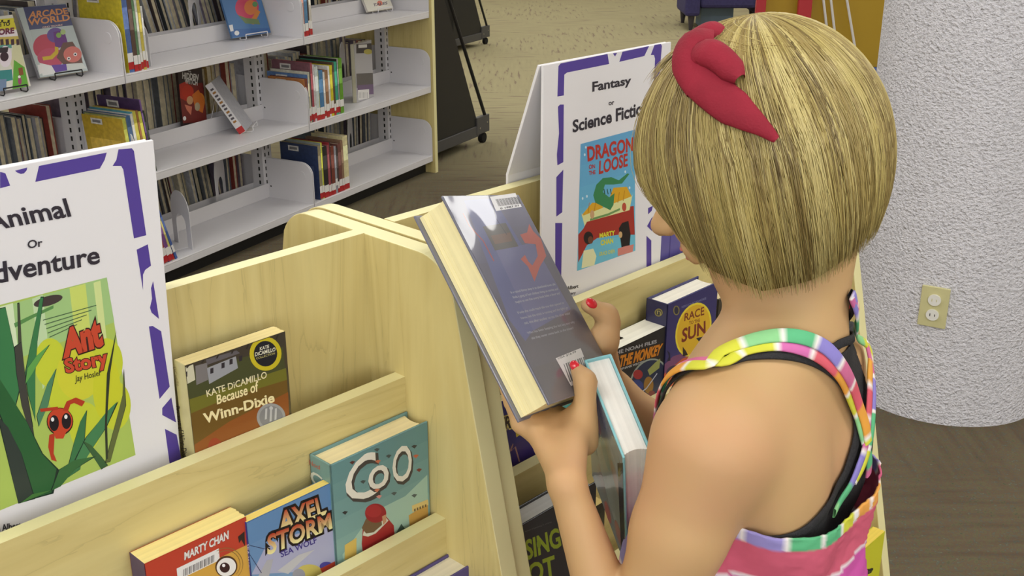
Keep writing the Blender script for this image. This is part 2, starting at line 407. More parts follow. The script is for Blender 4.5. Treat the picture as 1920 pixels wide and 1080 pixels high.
def standing(label, u_, v_, w, h, t, cover, z=None, row=0, turn=0, **kw):
    """book standing in a pocket, front cover towards +v; u_ = left edge"""
    z = FLOORZ[row] if z is None else z
    a = math.radians(turn); X = U * math.cos(a) + V * math.sin(a); N_ = np.cross(X, Z)
    TL = W(u_, v_, z + h)
    bk = fbook(label, TL, X, Z, N_, w, h, t, cover, **kw)
    pr = Print(TL - Z * h, X, Z); pr.size = (w, h, t); pr.root = bk; pr.clip = (.0003, .0003, w - .0003, h - .0003)
    sp = Print(TL - Z * h - N_ * t, N_, Z); sp.root = bk       # the spine, facing -X
    return bk, pr, sp
def fill(pr, c):
    w, h, t = pr.size; return pr.poly([(.0005, .0005), (w - .0005, .0005), (w - .0005, h - .0005), (.0005, h - .0005)], c, px=False)
def meas(px, py, v_): q = onplane(px, py, W(0, v_, 0), V) - D0; return q @ U, q[2]
# ---- Because of Winn-Dixie
bk, P, S = standing('paperback Because of Winn-Dixie leaning on the back board', meas(345, 670, .0405)[0], .0405, .110, .1965, .0205, (60, 50, 38), row=0, hard=False, spine_col=(210, 200, 140), pages=(238, 220, 160))
w, h, t = P.size
fill(P, (74, 62, 38))
P.grad([(0, h), (w, h), (w, h * .55), (0, h * .55)], (62, 56, 48), (84, 74, 48), px=False)
P.poly([(345, 700), (530, 650), (536, 700), (352, 760)], (70, 74, 44))
P.poly([(346, 752), (420, 728), (536, 690), (538, 712), (430, 745), (350, 778)], (110, 108, 40))
P.poly([(350, 778), (430, 745), (538, 712), (542, 776), (358, 855)], (108, 82, 34))
P.poly([(354, 838), (430, 790), (540, 735), (543, 800), (360, 858)], (138, 80, 34))
P.poly([(344, 690), (362, 683), (366, 712), (345, 722)], (200, 196, 170))
P.poly([(366, 686), (388, 680), (390, 712), (368, 722)], (120, 116, 116))
P.poly([(388, 690), (442, 668), (446, 690), (392, 720)], (150, 152, 158))
P.poly([(386, 674), (443, 657), (450, 662), (388, 684)], (96, 92, 96))
for x, y in ((394, 691), (415, 681), (430, 674), (448, 668), (345, 698)):
    P.poly([(x, y), (x + 6, y - 2), (x + 6, y + 8), (x, y + 10)], (48, 44, 50))
for i in range(7): P.line([(352 + 28 * i, 668 - 9 * i), (350 + 28 * i, 690 - 9 * i)], .002, (46, 42, 36))
P.disc((403, 838), 13, (150, 62, 36), 17); P.disc((408, 848), 8, (170, 110, 60), 10)
P.disc((497.5, 663), 30, (196, 180, 40), 32); P.disc((497.5, 663), 22, (30, 32, 40), 24)
P.text('KATE', [(487, 657), (504, 652), (504, 646), (487, 651)], (225, 222, 200), .02)
P.text('DiCAMILLO', [(478, 668), (516, 658), (516, 651), (478, 661)], (225, 222, 200), .02)
P.text('COLLECTION', [(480, 674), (515, 664), (515, 660), (480, 670)], (200, 190, 120))
P.text('KATE DiCAMILLO', [(388, 744), (500, 708), (499, 696), (386, 732)], (226, 216, 176), .012)
P.text('Because of', [(407, 758), (484, 733), (483, 714), (406, 741)], (236, 222, 170), .02)
P.text('Winn-Dixie', [(384, 794), (514, 753), (512, 736), (381, 776)], (236, 222, 170), .03)
P.disc((508, 782), 27, (150, 150, 150), 26); P.disc((508, 782), 22, (128, 128, 130), 21)
for dx, hh in ((-9, 22), (0, 30), (9, 24)): P.line([(508 + dx, 770 - hh * .2), (507 + dx, 775 + hh * .5)], .0024, (182, 182, 182))
P.disc((508, 765), 3.5, (186, 186, 186)); P.build('cover_print', bk)
S.text('Because of Winn-Dixie', [(329, 762), (343, 862), (353, 862), (337, 762)], (70, 60, 40), .02)
S.text('DiCamillo', [(325, 688), (332, 724), (337, 724), (330, 688)], (130, 112, 70)); S.build('spine_print', bk)
# ---- Coo
bk, P, S = standing('teal hardcover titled Coo beside the rack side panel', -.131, .0935, .130, .2175, .0345, (108, 146, 148), row=1, spine_col=(116, 152, 150), pages=(240, 226, 180), )
w, h, t = P.size
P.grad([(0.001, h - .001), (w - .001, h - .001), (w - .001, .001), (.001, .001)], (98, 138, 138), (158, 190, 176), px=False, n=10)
P.poly([(642, 1040), (700, 960), (760, 930), (801, 890), (803, 990), (645, 1060)], (160, 190, 172))
P.text('C', [(650, 946), (716, 932), (706, 846), (652, 876)], (70, 66, 62), .03, shear=.1)
P.text('C', [(647, 942), (712, 928), (702, 842), (650, 872)], (226, 222, 206), .008, shear=.1)
P.text('o', [(694, 926), (732, 912), (728, 870), (692, 886)], (70, 66, 62), .03)
P.text('o', [(692, 922), (730, 908), (726, 866), (690, 882)], (226, 222, 206), .008)
P.text('O', [(738, 912), (775, 900), (772, 832), (738, 850)], (70, 66, 62), .03)
P.text('O', [(736, 908), (773, 896), (770, 828), (736, 846)], (226, 222, 206), .008)
for x, y, c in ((660, 868, (90, 50, 44)), (708, 866, (190, 110, 80)), (779, 856, (190, 100, 70)), (706, 920, (200, 120, 90)), (785, 882, (120, 60, 50)), (776, 838, (60, 62, 60)), (706, 844, (70, 80, 78)), (728, 856, (70, 80, 78)), (680, 904, (70, 80, 78)), (710, 932, (210, 140, 130)), (776, 930, (80, 92, 88)), (738, 926, (80, 90, 88)), (646, 962, (50, 52, 50))):
    P.poly([(x - 5, y - 1), (x, y - 4), (x + 6, y - 3), (x + 1, y + 3)], c)
P.poly([(678, 1020), (680, 990), (700, 975), (722, 966), (738, 985), (740, 1008), (680, 1036)], (158, 46, 44))
P.poly([(680, 1004), (684, 984), (700, 978), (722, 968), (728, 976), (704, 1000), (690, 1006)], (206, 208, 190))
P.poly([(678, 990), (686, 972), (714, 966), (716, 984), (700, 998), (686, 1000)], (112, 88, 62))
P.disc((704, 962), 20, (150, 38, 44), 18); P.disc((700, 958), 15, (166, 46, 50), 12)
P.poly([(716, 968), (724, 964), (724, 978), (718, 984)], (190, 142, 108))
P.poly([(766, 966), (802, 944), (803, 990), (768, 990)], (196, 154, 78)); P.poly([(772, 948), (802, 936), (803, 946), (773, 960)], (214, 190, 120))
for i in range(5): P.poly([(776 + 5 * i, 954 - 2 * i), (779 + 5 * i, 953 - 2 * i), (779 + 5 * i, 958 - 2 * i), (776 + 5 * i, 959 - 2 * i)], (110, 90, 60))
P.poly([(646, 1022), (668, 1008), (668, 1040), (646, 1050)], (206, 176, 90)); P.poly([(742, 1000), (752, 982), (758, 990), (768, 990), (768, 1000), (742, 1012)], (70, 90, 76))
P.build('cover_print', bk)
S.text('Nool', [(580, 871), (600, 881), (600, 873), (580, 862)], (168, 100, 80), .02)
S.text('C', [(584, 905), (604, 915), (604, 895), (582, 880)], (214, 216, 200), .02); S.build('spine_print', bk)
# ---- Axel Storm
bk, P, S = standing('paperback Axel Storm: Sea Wolf with blue cover, between two other books', -.229, .0905, .117, .196, .0115, (70, 110, 160), row=1, hard=False, spine_col=(60, 62, 150), pages=(240, 214, 120), turn=0)
w, h, t = P.size
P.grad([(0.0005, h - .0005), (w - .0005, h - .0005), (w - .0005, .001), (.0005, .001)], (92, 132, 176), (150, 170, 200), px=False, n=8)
P.poly([(466, 1080), (500, 1020), (560, 1000), (600, 985), (646, 930), (650, 1045), (600, 1070)], (166, 168, 196))
for i in range(16): P.line([(560 + 6 * i, 1012 - 3.4 * i), (574 + 5 * i, 985 - 3.4 * i)], .0008, (100, 100, 150))
P.text('AXEL', [(525, 1000), (612, 962), (604, 930), (524, 962)], (176, 66, 40), .03, outline=(.13, (30, 26, 24)), grad=(232, 226, 160))
P.text('STORM', [(502, 1040), (622, 990), (618, 962), (502, 1004)], (176, 60, 36), .03, outline=(.13, (30, 26, 24)), grad=(232, 226, 160))
P.mb.c = P.mb.c
P.text('SEA WOLF', [(527, 1045), (594, 1017), (592, 1007), (525, 1034)], (60, 50, 130), .02)
P.disc((612, 1062), 13, (80, 74, 150), 9); P.disc((580, 1076), 26, (196, 182, 96), 18); P.disc((560, 1078), 12, (150, 150, 160), 12)
P.poly([(484, 1080), (500, 1050), (512, 1048), (504, 1080)], (170, 170, 176)); P.poly([(520, 1070), (560, 1040), (590, 1030), (560, 1056), (540, 1076)], (186, 186, 190))
P.line([(468, 1040), (490, 1074)], .0007, (40, 44, 80)); P.line([(466, 1022), (500, 1030)], .0006, (40, 44, 80))
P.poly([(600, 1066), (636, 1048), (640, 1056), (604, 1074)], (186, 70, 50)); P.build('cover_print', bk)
S.text('SEA WOLF', [(462, 1020), (464, 1078), (468, 1078), (467, 1020)], (180, 180, 220), .02); S.build('spine_print', bk)
# ---- Marty Chan
bk, P, S = standing('orange paperback by Marty Chan with a barcode label and a big cartoon eye', -.332, .088, .105, .2005, .026, (176, 60, 42), row=1, hard=False, spine_col=(70, 50, 96), pages=(240, 222, 150))
w, h, t = P.size; fill(P, (206, 160, 70))
P.poly([(292, 1062), (458, 974), (459, 1000), (294, 1088)], (184, 66, 46)); 
P.poly([(0.0005, h - .0005), (w - .0005, h - .0005), (w - .0005, h - .030), (.0005, h - .028)], (184, 66, 46), px=False)
P.text('MARTY CHAN', [(346, 1050), (428, 1010), (428, 995), (346, 1036)], (222, 218, 214), .035, outline=(.07, (120, 60, 50)))
P.poly([(331, 1066), (410, 1028), (412, 1050), (333, 1088)], (226, 224, 222))
for i in range(26):
    wd = (1.0, .6, 1.5)[i % 3]; x = 343 + 2.3 * i; y = 1068 - .49 * (x - 343)
    P.poly([(x, y), (x + wd, y - .5 * wd), (x + wd, y + 14 - .5 * wd), (x, y + 14)], (66, 64, 66))
P.disc((424, 1062), 21, (80, 54, 34), 20, rot=-30); P.disc((424, 1063), 18.5, (232, 230, 226), 17, rot=-30); P.disc((421, 1064), 9.5, (58, 36, 34), 9.5); P.disc((419, 1060), 3, (240, 240, 240))
for a in (26, 31): P.line([(424 + a * math.cos(q), 1058 - a * math.sin(q)) for q in np.linspace(-.8, 2.2, 12)], .0006, (140, 110, 60))
P.poly([(446, 1006), (458, 996), (459, 1024), (452, 1012), (448, 1018)], (50, 40, 34)); P.build('cover_print', bk)
S.build('spine_print', bk)
# ---- bottom-left book, bottom purple book
bk, P, S = standing('white and black hardcover with green spine edge at the bottom left', -.43, .137, .128, .212, .026, (60, 62, 60), row=2, spine_col=(70, 190, 80), spine_left=False, pages=(232, 228, 206))
w, h, t = P.size; fill(P, (38, 40, 40)); P.poly([(w - .018, 0), (w, 0), (w, h), (w - .018, h)], (80, 200, 84), px=False)
P.build('cover_print', bk)
bk, P, S = standing('purple hardcover low in the rack below the teal Coo book', -.118, .152, .137, .213, .034, (84, 74, 130), row=2, pages=(232, 226, 206))
# ---- rack of the girl
bk, P, S = standing('purple and blue paperback ending in DERS seen past the grey book', .085, .083, .128, .192, .014, (70, 52, 120), row=1, hard=False)
w, h, t = P.size
P.grad([(0, h), (w, h), (w, 0), (0, 0)], (50, 54, 120), (86, 44, 100), px=False)
P.text('OUTSIDERS', [(860, 826), (966, 800), (968, 776), (860, 806)], (60, 50, 50), .03, outline=(.10, (214, 200, 120)))
P.poly([(966, 806), (976, 784), (974, 816), (968, 820)], (206, 186, 60))
P.line([(950, 876), (954, 850), (962, 832), (958, 846), (966, 838), (974, 866)], .0022, (170, 130, 120)); P.line([(946, 818), (952, 834), (948, 850)], .0012, (200, 210, 230))
P.build('cover_print', bk)
bk, P, S = standing('plain teal paperback beside the purple paperback in the girl rack', .222, .082, .13, .20, .014, (86, 170, 168), row=1, hard=False)
fill(P, (86, 170, 168)); P.text('GHOST STORY', [(1028, 770), (1060, 760), (1060, 750), (1028, 760)], (150, 60, 50), .03); P.build('cover_print', bk)
bk, P, S = standing('dark paperback with Cur handwritten on its top page edge', .13, .132, .13, .170, .026, (52, 48, 40), row=2, hard=False, pages=(228, 208, 140))
P.text('X', [(.004, .150), (.012, .150), (.012, .162), (.004, .162)], (190, 180, 40), .03, px=False)
P2 = Print(W(.13, .106, FLOORZ[2] + .170), U, V); P2.text('Cur', [(997, 945), (1024, 940), (1024, 930), (997, 932)], (80, 64, 46), .02); P2.root = bk
P2.N = Z; P.build('cover_print', bk); P2.build('edge_writing', bk)
bk, P, S = standing('black hardcover with lime lettering low in the rack under the forearm', .0492, .174, .14, meas(975, 987, .174)[1] - FLOORZ[2], .03, (58, 60, 64), row=2, pages=(206, 208, 208))
w, h, t = P.size; fill(P, (60, 62, 66))
P.text('LOSING', [(946, 1066), (1052, 1024), (1046, 990), (946, 1030)], (166, 190, 60), .03)
P.text('RIOT', [(962, 1104), (1042, 1078), (1038, 1042), (958, 1072)], (166, 190, 60), .03)
P.disc((1010, 1020), 4, (150, 176, 60), 8); P.text('a novel of getting it wrong', [(980, 1000), (1034, 980), (1034, 977), (980, 997)], (120, 122, 126)); P.build('cover_print', bk)
bk, P, S = standing('black paperback from The Noah Files with orange monkey lettering', meas(1134, 672, .098)[0], .098, meas(1250, 630, .098)[0] - meas(1134, 672, .098)[0], .2, .036, (40, 38, 40), row=1, hard=False, pages=(236, 234, 222))
w, h, t = P.size; fill(P, (44, 42, 44)); zt = FLOORZ[1] + h
P.text('THE NOAH FILES', [(1148, 667), (1231, 643), (1231, 637), (1148, 660)], (178, 178, 182), .02)
P.text('ROCK THE MONKEY', [(1122, 700), (1238, 664), (1242, 645), (1122, 680)], (206, 130, 40), .05, shear=.2, outline=(.09, (60, 36, 24)))
P.text('STEPHANIE WINTERS', [(1158, 696), (1208, 680), (1208, 676), (1158, 692)], (190, 190, 190), .02)
P.disc((1216, 716), 34, (150, 160, 150), 46, rot=25); P.disc((1216, 716), 31, (44, 52, 76), 43, rot=25); P.disc((1196, 702), 9, (160, 52, 56), 9)
P.poly([(1228, 680), (1238, 672), (1236, 690), (1218, 704), (1214, 694)], (150, 156, 90)); P.disc((1216, 722), 9, (150, 110, 50), 16); P.disc((1194, 724), 12, (60, 70, 130), 12)
P.line([(1196, 740), (1212, 728), (1232, 700)], .002, (180, 186, 200)); P.disc((1222, 738), 6, (120, 60, 60)); P.build('cover_print', bk)
du = meas(1252, 571, .1)[0]
bk, P, S = standing('blue and orange hardcover Race to the Sun behind the girl shoulder', du, .1, meas(1346, 545, .1)[0] - du, meas(1252, 571, .1)[1] - FLOORZ[1], .035, (56, 56, 104), row=1, pages=(240, 236, 224), spine_col=(50, 50, 92))
w, h, t = P.size
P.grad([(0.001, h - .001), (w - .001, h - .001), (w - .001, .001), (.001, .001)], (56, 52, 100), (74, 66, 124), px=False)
P.poly([(1232, 690), (1262, 668), (1346, 640), (1346, 700), (1226, 745)], (120, 74, 110)); P.poly([(1228, 710), (1280, 672), (1346, 650), (1346, 720), (1220, 750)], (196, 92, 60))
P.disc((1300, 618), 32, (226, 206, 60), 52, rot=16); P.disc((1300, 618), 29, (214, 172, 48), 48, rot=16)
P.text('RACE', [(1283, 602), (1320, 590), (1320, 575), (1284, 588)], (120, 56, 40), .02); P.text('TO THE', [(1292, 609), (1312, 603), (1312, 597), (1292, 603)], (120, 56, 40), .02)
P.text('SUN', [(1278, 642), (1322, 624), (1322, 602), (1280, 617)], (120, 50, 40), .03)
P.text('REBECCA ROANHORSE', [(1278, 578), (1324, 561), (1324, 557), (1278, 574)], (130, 130, 170))
for cx, cy_ in ((1268, 583), (1284, 662)): pass
P.disc((1268, 582), 6, (130, 120, 70), 9); P.disc((1268, 582), 4, (50, 50, 70), 7)
P.poly([(1250, 656), (1256, 662), (1257, 676), (1250, 678), (1254, 668)], (40, 36, 60)); P.poly([(1280, 650), (1286, 658), (1290, 666), (1280, 668)], (50, 40, 40)); P.disc((1262, 696), 14, (70, 60, 80), 10, rot=-30)
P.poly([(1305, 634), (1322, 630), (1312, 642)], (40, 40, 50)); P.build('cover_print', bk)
S.disc((1235, 586), 7.5, (150, 140, 80), 7.5); S.disc((1235, 586), 5.5, (50, 50, 60), 5.5); S.text('n', [(1232, 589), (1239, 591), (1239, 583), (1232, 582)], (180, 170, 110)); S.build('spine_print', bk)
du = meas(1347, 565, .09)[0]
bk, P, S = standing('dark brown hardcover lettered AB beside Race to the Sun', du, .09, .14, meas(1347, 562, .09)[1] - FLOORZ[1], .03, (66, 60, 52), row=1)
P.text('ABOVE', [(1355, 608), (1440, 583), (1440, 553), (1358, 575)], (130, 196, 206), .01); P.disc((1376, 560), 6, (170, 140, 130), 3)
P.text('THE STARS', [(1362, 640), (1420, 622), (1420, 606), (1362, 624)], (130, 196, 206), .01); P.build('cover_print', bk)
bk, P, S = standing('purple book standing behind the fantasy sign beside the girl nose', .4995, .026, .12, .1955, .02, (92, 84, 150), row=0, group=None)
fill(P, (94, 86, 152)); P.line([(.02, .02), (.024, .18)], .003, (70, 62, 130), px=False); P.line([(.05, .02), (.05, .19)], .006, (110, 100, 170), px=False); P.build('cover_print', bk)
bk, P, S = standing('yellow paperback low in the rack behind the dress hem', .672, .284, .100, meas(1645, 1016, .284)[1] - FLOORZ[4] + .008, .02, (206, 200, 50), row=4, hard=False, pages=(226, 200, 90))
fill(P, (208, 206, 50)); P.poly([(1594, 1050), (1622, 1036), (1618, 1056), (1588, 1068)], (170, 44, 62)); P.text('creative', [(1560, 1092), (1634, 1074), (1638, 1062), (1560, 1078)], (40, 38, 34), .05, shear=.3); P.text('teen', [(1598, 1058), (1614, 1052), (1614, 1046), (1598, 1052)], (220, 180, 180), .02); P.build('cover_print', bk)
# ---------------------------------------------------------------- tent signs
def sign(label, u0, u1, draw, dv=0, tilt=0.0):
    v0, z0, z1 = (.036 if not tilt else .0125) + dv, FLOORZ[0], 1.231
    YT = Z + V * tilt; YT /= np.linalg.norm(YT); NT = np.cross(U, YT)
    M = frame(W(u0, v0, z0), U, -NT, YT); s = thing('tent_sign', label, 'sign', M); w_ = u1 - u0; h_ = z1 - z0
    MB().box((0, 0, 0), (w_, .0035, h_)).build('front_leaf', SIGNM, s, bevel=.0006)
    # the rear leaf folds over the back board of the rack
    b = MB(); zk = 1.092 - z0; yk = .0545; prof = [(.0037, h_ - .001), (.0072, h_), (yk + .0035, zk), (yk + .0045, .012), (yk + .001, .012), (yk, zk - .001)]
    b.prism(prof, -.002, w_ - .004, axis=0); b.build('rear_leaf', SIGNM, s)
    P = Print(W(u0, v0, z0), U, YT); P.size = (w_, h_, 0); P.clip = (0, 0, w_, h_); draw(P); P.build('sign_print', s)
VIO = (84, 66, 150); INK = (52, 48, 58)
def sgA(P):
    poly = P.poly
    poly([(0, 322), (10, 325), (19, 348), (0, 353)], VIO)
    poly([(28, 320), (51, 314), (50, 319), (45, 325), (39, 326), (33, 324)], VIO)
    poly([(73, 311), (200, 286), (196, 300), (187, 316), (66, 341)], VIO)
    poly([(222, 280), (247, 278), (251, 283), (274, 441), (251, 447), (231, 318), (227, 311), (211, 311), (218, 300)], VIO)
    poly([(256, 468), (277, 458), (283, 498), (272, 506), (268, 515), (268, 544)], VIO)
    poly([(287, 527), (298, 598), (284, 586), (281, 577), (285, 560), (283, 540)], VIO)
    poly([(279, 612), (286, 611), (302, 621), (318, 725), (299, 748)], VIO)
    poly([(321, 745), (330, 792), (304, 778), (304, 765)], VIO)
    poly([(309, 804), (331, 815), (344, 856), (341, 862), (318, 870)], VIO)
    # book cover
    q = [(-60, 618 - 16), (200, 520), (254, 853), (34, 944)]
    poly([(-72, 590), (200, 520), (254, 853), (-20, 965)], (170, 194, 96))
    P.poly([(-50, 590), (200, 520), (214, 604), (-40, 700)], (160, 196, 130))
    for a, b_, c in (((0, 575), (24, 568), (210, 226, 190)), ((60, 560), (80, 552), (190, 214, 170)), ((130, 540), (160, 532), (200, 214, 110)), ((175, 530), (188, 526), (206, 220, 150))):
        P.poly([a, b_, (b_[0] + 16, b_[1] + 150), (a[0] + 20, a[1] + 170)], c)
    for (x, y) in ((84, 640), (110, 700), (150, 760), (190, 640), (205, 720)): P.disc((x + 10, y + 40), 30, (196, 206, 60), 46)
    P.disc((148, 700), 42, (206, 206, 60), 50); P.disc((200, 730), 26, (200, 204, 50), 60)
    P.poly([(26, 606), (60, 590), (100, 572), (100, 578), (62, 596), (28, 614)], (90, 140, 80))
    P.disc((90, 564), 28, (70, 60, 60), 9, rot=-16)
    G, G2, G3 = (52, 98, 66), (60, 122, 76), (70, 74, 60)
    def blade(pts, c): P.poly(pts, (26, 46, 40)); cx = sum(p[0] for p in pts) / len(pts); cy2 = sum(p[1] for p in pts) / len(pts); P.poly([(cx + (x - cx) * .93, cy2 + (y - cy2) * .985) for x, y in pts], c)
    blade([(-10, 580), (10, 575), (24, 640), (40, 720), (30, 760), (-10, 720)], G2)
    blade([(32, 568), (36, 567), (40, 640), (50, 730), (62, 800), (56, 800), (44, 730), (34, 650)], G3)
    blade([(76, 556), (82, 556), (70, 640), (66, 700), (66, 790), (52, 740), (46, 700), (58, 640)], G2)
    blade([(94, 645), (70, 665), (50, 690), (46, 720), (60, 700), (78, 670)], (96, 160, 80))
    blade([(106, 690), (88, 720), (68, 780), (72, 800), (90, 760)], (80, 130, 96))
    blade([(26, 650), (40, 640), (44, 700), (60, 790), (70, 860), (40, 760), (30, 700)], (66, 66, 62))
    blade([(-10, 700), (10, 730), (50, 790), (80, 850), (110, 880), (100, 925), (60, 936), (20, 830), (-10, 760)], (46, 96, 56))
    blade([(-6, 780), (14, 800), (40, 850), (66, 935), (34, 944)], (52, 62, 58))
    blade([(163, 768), (150, 790), (138, 830), (120, 900), (150, 880), (158, 830)], (60, 116, 74))
    blade([(222, 752), (200, 772), (160, 820), (130, 880), (160, 860), (200, 800)], (70, 128, 84))
    blade([(154, 826), (170, 834), (190, 856), (202, 872), (190, 880), (170, 850)], (60, 96, 60))
    blade([(180, 855), (140, 862), (110, 880), (94, 920), (112, 912), (140, 880)], (56, 104, 60))
    blade([(232, 690), (236, 760), (222, 810), (206, 866), (196, 868), (214, 800), (230, 740)], (96, 104, 60))
    blade([(218, 620), (200, 700), (196, 800), (198, 860), (202, 860), (200, 790), (206, 700)], (50, 56, 44))
    blade([(34, 944), (60, 926), (100, 918), (60, 934)], (70, 120, 60))
    P.poly([(92, 815), (102, 812), (100, 850), (106, 865), (96, 862), (90, 838)], (178, 60, 38))
    P.disc((112, 790), 25, (40, 30, 26), 26); P.disc((112, 789), 23.5, (196, 70, 44), 24); P.poly([(96, 800), (130, 796), (118, 822), (104, 822)], (196, 70, 44))
    P.disc((101, 793), 9, (34, 28, 34), 15); P.disc((124, 789), 9, (34, 28, 34), 15); P.disc((98, 786), 3, (235, 235, 235), 4); P.disc((123, 781), 3, (235, 235, 235), 4)
    P.poly([(74, 766), (108, 762), (108, 768), (76, 772)], (178, 60, 38)); P.line([(122, 770), (128, 755), (140, 750), (156, 757)], .005, (178, 60, 38))
    for i in range(5): P.line([(80 + i * 3, 600 + 8 * i), (180 - i * 9, 572 + 9 * i)], .0007, (70, 96, 70))
    P.text('Ant', [(122, 668), (191, 645), (182, 596), (120, 622)], (196, 74, 50), .06, outline=(.10, (60, 36, 34)))
    P.text('Story', [(126, 706), (203, 690), (196, 656), (120, 674)], (196, 74, 50), .04, outline=(.08, (60, 36, 34)))
    P.text('Jay Hosler', [(140, 720), (190, 706), (188, 693), (140, 704)], (60, 60, 40), .01)
    P.text('Animal', [(-22, 433), (132, 405), (122, 372), (-32, 401)], INK, .022)
    P.text('Or', [(52, 466), (79, 461), (78, 447), (51, 451)], INK, .02)
    P.text('Adventure', [(-52, 540), (186, 493), (183, 460), (-56, 501)], INK, .022)
    P.text('Prince Albert', [(-34, 1002), (39, 989), (38, 978), (-36, 988)], INK, .025)
def sgB(P):
    poly = P.poly
    poly([(1047, 124), (1051, 119), (1139, 101), (1142, 120), (1063, 136), (1058, 140), (1057, 179), (1045, 181)], VIO)
    poly([(1149, 100), (1157, 99), (1153, 106)], VIO)
    poly([(1167, 97), (1217, 86), (1208, 105), (1161, 116)], VIO)
    poly([(1227, 84), (1239, 82), (1241, 86), (1234, 165), (1224, 200), (1228, 110), (1226, 103), (1220, 103)], VIO)
    poly([(1046, 200), (1050, 196), (1057, 196), (1056, 304), (1045, 310), (1044, 290), (1048, 250)], VIO)
    poly([(1056, 318), (1054, 398), (1043, 406), (1043, 332)], VIO)
    poly([(1041, 418), (1054, 418), (1052, 530), (1041, 530)], VIO)
    poly([(1215, 390), (1224, 386), (1222, 395), (1215, 402)], VIO); poly([(1223, 406), (1222, 433), (1213, 424)], VIO); poly([(1212, 442), (1221, 451), (1221, 500), (1212, 504)], VIO)
    poly([(1226, 200), (1236, 190), (1232, 300), (1224, 306)], VIO)
    # cover
    P.grad([(1088.5, 270), (1190, 243), (1191, 470), (1082, 508)], (96, 160, 206), (110, 190, 214))
    poly([(1084, 440), (1094, 428), (1108, 400), (1188, 386), (1190, 440), (1160, 440), (1120, 446), (1100, 460), (1084, 492)], (162, 52, 44))
    poly([(1090, 404), (1110, 380), (1128, 380), (1132, 396), (1150, 352), (1175, 350), (1184, 368), (1180, 384), (1092, 408)], (214, 164, 40))
    poly([(1090, 400), (1094, 404), (1184, 368), (1186, 364), (1180, 394), (1100, 416), (1096, 424)], (220, 222, 160))
    for x in (1102, 1114, 1158, 1168): P.line([(x, 400 - (x - 1102) * .35), (x + 3, 380 - (x - 1102) * .35)], .0012, (176, 120, 30))
    poly([(1116, 380), (1112, 366), (1118, 346), (1130, 334), (1146, 332), (1160, 338), (1176, 325), (1180, 326), (1166, 344), (1150, 346), (1134, 346), (1130, 360), (1142, 370), (1152, 362), (1150, 384), (1144, 394), (1132, 388)], (58, 130, 84))
    for x in (1132, 1138, 1144): P.line([(x, 354), (x + 2, 364)], .0015, (34, 70, 50))
    P.line([(1106, 412), (1140, 402), (1162, 392)], .003, (110, 150, 90))
    P.disc((1103, 446), 9, (34, 28, 30), 12); P.disc((1107, 450), 5, (110, 66, 46), 7); poly([(1094, 470), (1112, 466), (1118, 480), (1114, 497), (1090, 503)], (226, 226, 180))
    poly([(1160, 428), (1166, 418), (1178, 414), (1182, 440), (1180, 462), (1166, 470)], (32, 26, 30)); poly([(1158, 466), (1170, 462), (1188, 458), (1186, 472), (1158, 480)], (206, 130, 120)); P.disc((1163, 440), 3.5, (206, 170, 120), 6)
    P.disc((1110, 402), 4, (200, 160, 120), 8); P.disc((1170, 388), 4, (186, 80, 60), 8)
    for x, y in ((1096, 290), (1092, 372), (1100, 368), (1180, 352), (1172, 322), (1098, 276)): P.disc((x, y), 1.6, (200, 224, 236), 2.6)
    P.text('DRAGON', [(1102, 302), (1186, 282), (1186, 258), (1101, 276)], (178, 52, 44), .035)
    P.text('ON', [(1104, 317), (1115, 315), (1115, 308), (1104, 309)], (178, 52, 44), .03); P.text('THE', [(1104, 328), (1116, 326), (1116, 319), (1104, 321)], (178, 52, 44), .03)
    P.text('LOOSE', [(1123, 326), (1176, 311), (1176, 288), (1124, 302)], (178, 52, 44), .03)
    P.text('MARTY', [(1124, 446), (1152, 440), (1152, 432), (1124, 438)], (216, 214, 60), .04); P.text('CHAN', [(1126, 460), (1149, 455), (1149, 446), (1126, 451)], (216, 214, 60), .04)
    P.text('GRACE CHEN', [(1123, 480), (1152, 474), (1152, 467), (1123, 473)], (206, 210, 90), .02)
    P.text('Fantasy', [(1111, 177), (1182, 162), (1182, 143), (1111, 154)], INK, .03)
    P.text('or', [(1141, 197.5), (1151, 196), (1151, 190), (1141, 191)], INK, .02)
    P.text('Science Fiction', [(1074, 248), (1214, 212), (1214, 188), (1074, 226)], INK, .03)
    P.text('Prince Albert', [(1040, 549), (1084, 539), (1084, 533), (1040, 541)], INK, .02); P.text('Public Library', [(1040, 559), (1079, 552), (1079, 546), (1040, 552)], INK, .02)
uA = meas(284, 229, .036)[0]
sign('white tent sign reading Animal Or Adventure at the left edge', uA - .262, uA, sgA, tilt=.058)
sign('white tent sign reading Fantasy or Science Fiction before the girl', meas(1019, 95, .029)[0], meas(1260, 52, .029)[0], sgB, dv=-.007)
# ================================================================= LIBRARY SHELVING IN THE BACKGROUND
EA = math.radians(28)
E1 = np.array([math.sin(EA), math.cos(EA), 0]); N1 = np.array([E1[1], -E1[0], 0])     # along the shelves, and out of their front
S0 = np.array([-.391, 5.417, 0.0]); MS = frame(S0, E1, -N1, Z)
BAY, SH = .954, [.09, .432, .787, 1.142]
DEP, BACK = .24, .30
def sloc(px, py, y): q = onplane(px, py, S0 - N1 * y, N1) - S0; return q @ E1, q[2]
def plate(x, zb, y0, y1, h, sgn):
    """end plate of a shelf, rounded at its top front corner"""
    r = .055; pts = [(y1, 0 - .03), (y1, h)]
    for k in range(7):
        a = math.radians(90 + 15 * k); pts.append((y0 + sgn * 0 + r + r * math.cos(a) if sgn > 0 else y0 - r - r * math.cos(a), h - r + r * math.sin(a)))
    pts.append((y0, -.03)); return [(y, zb + z) for y, z in pts]
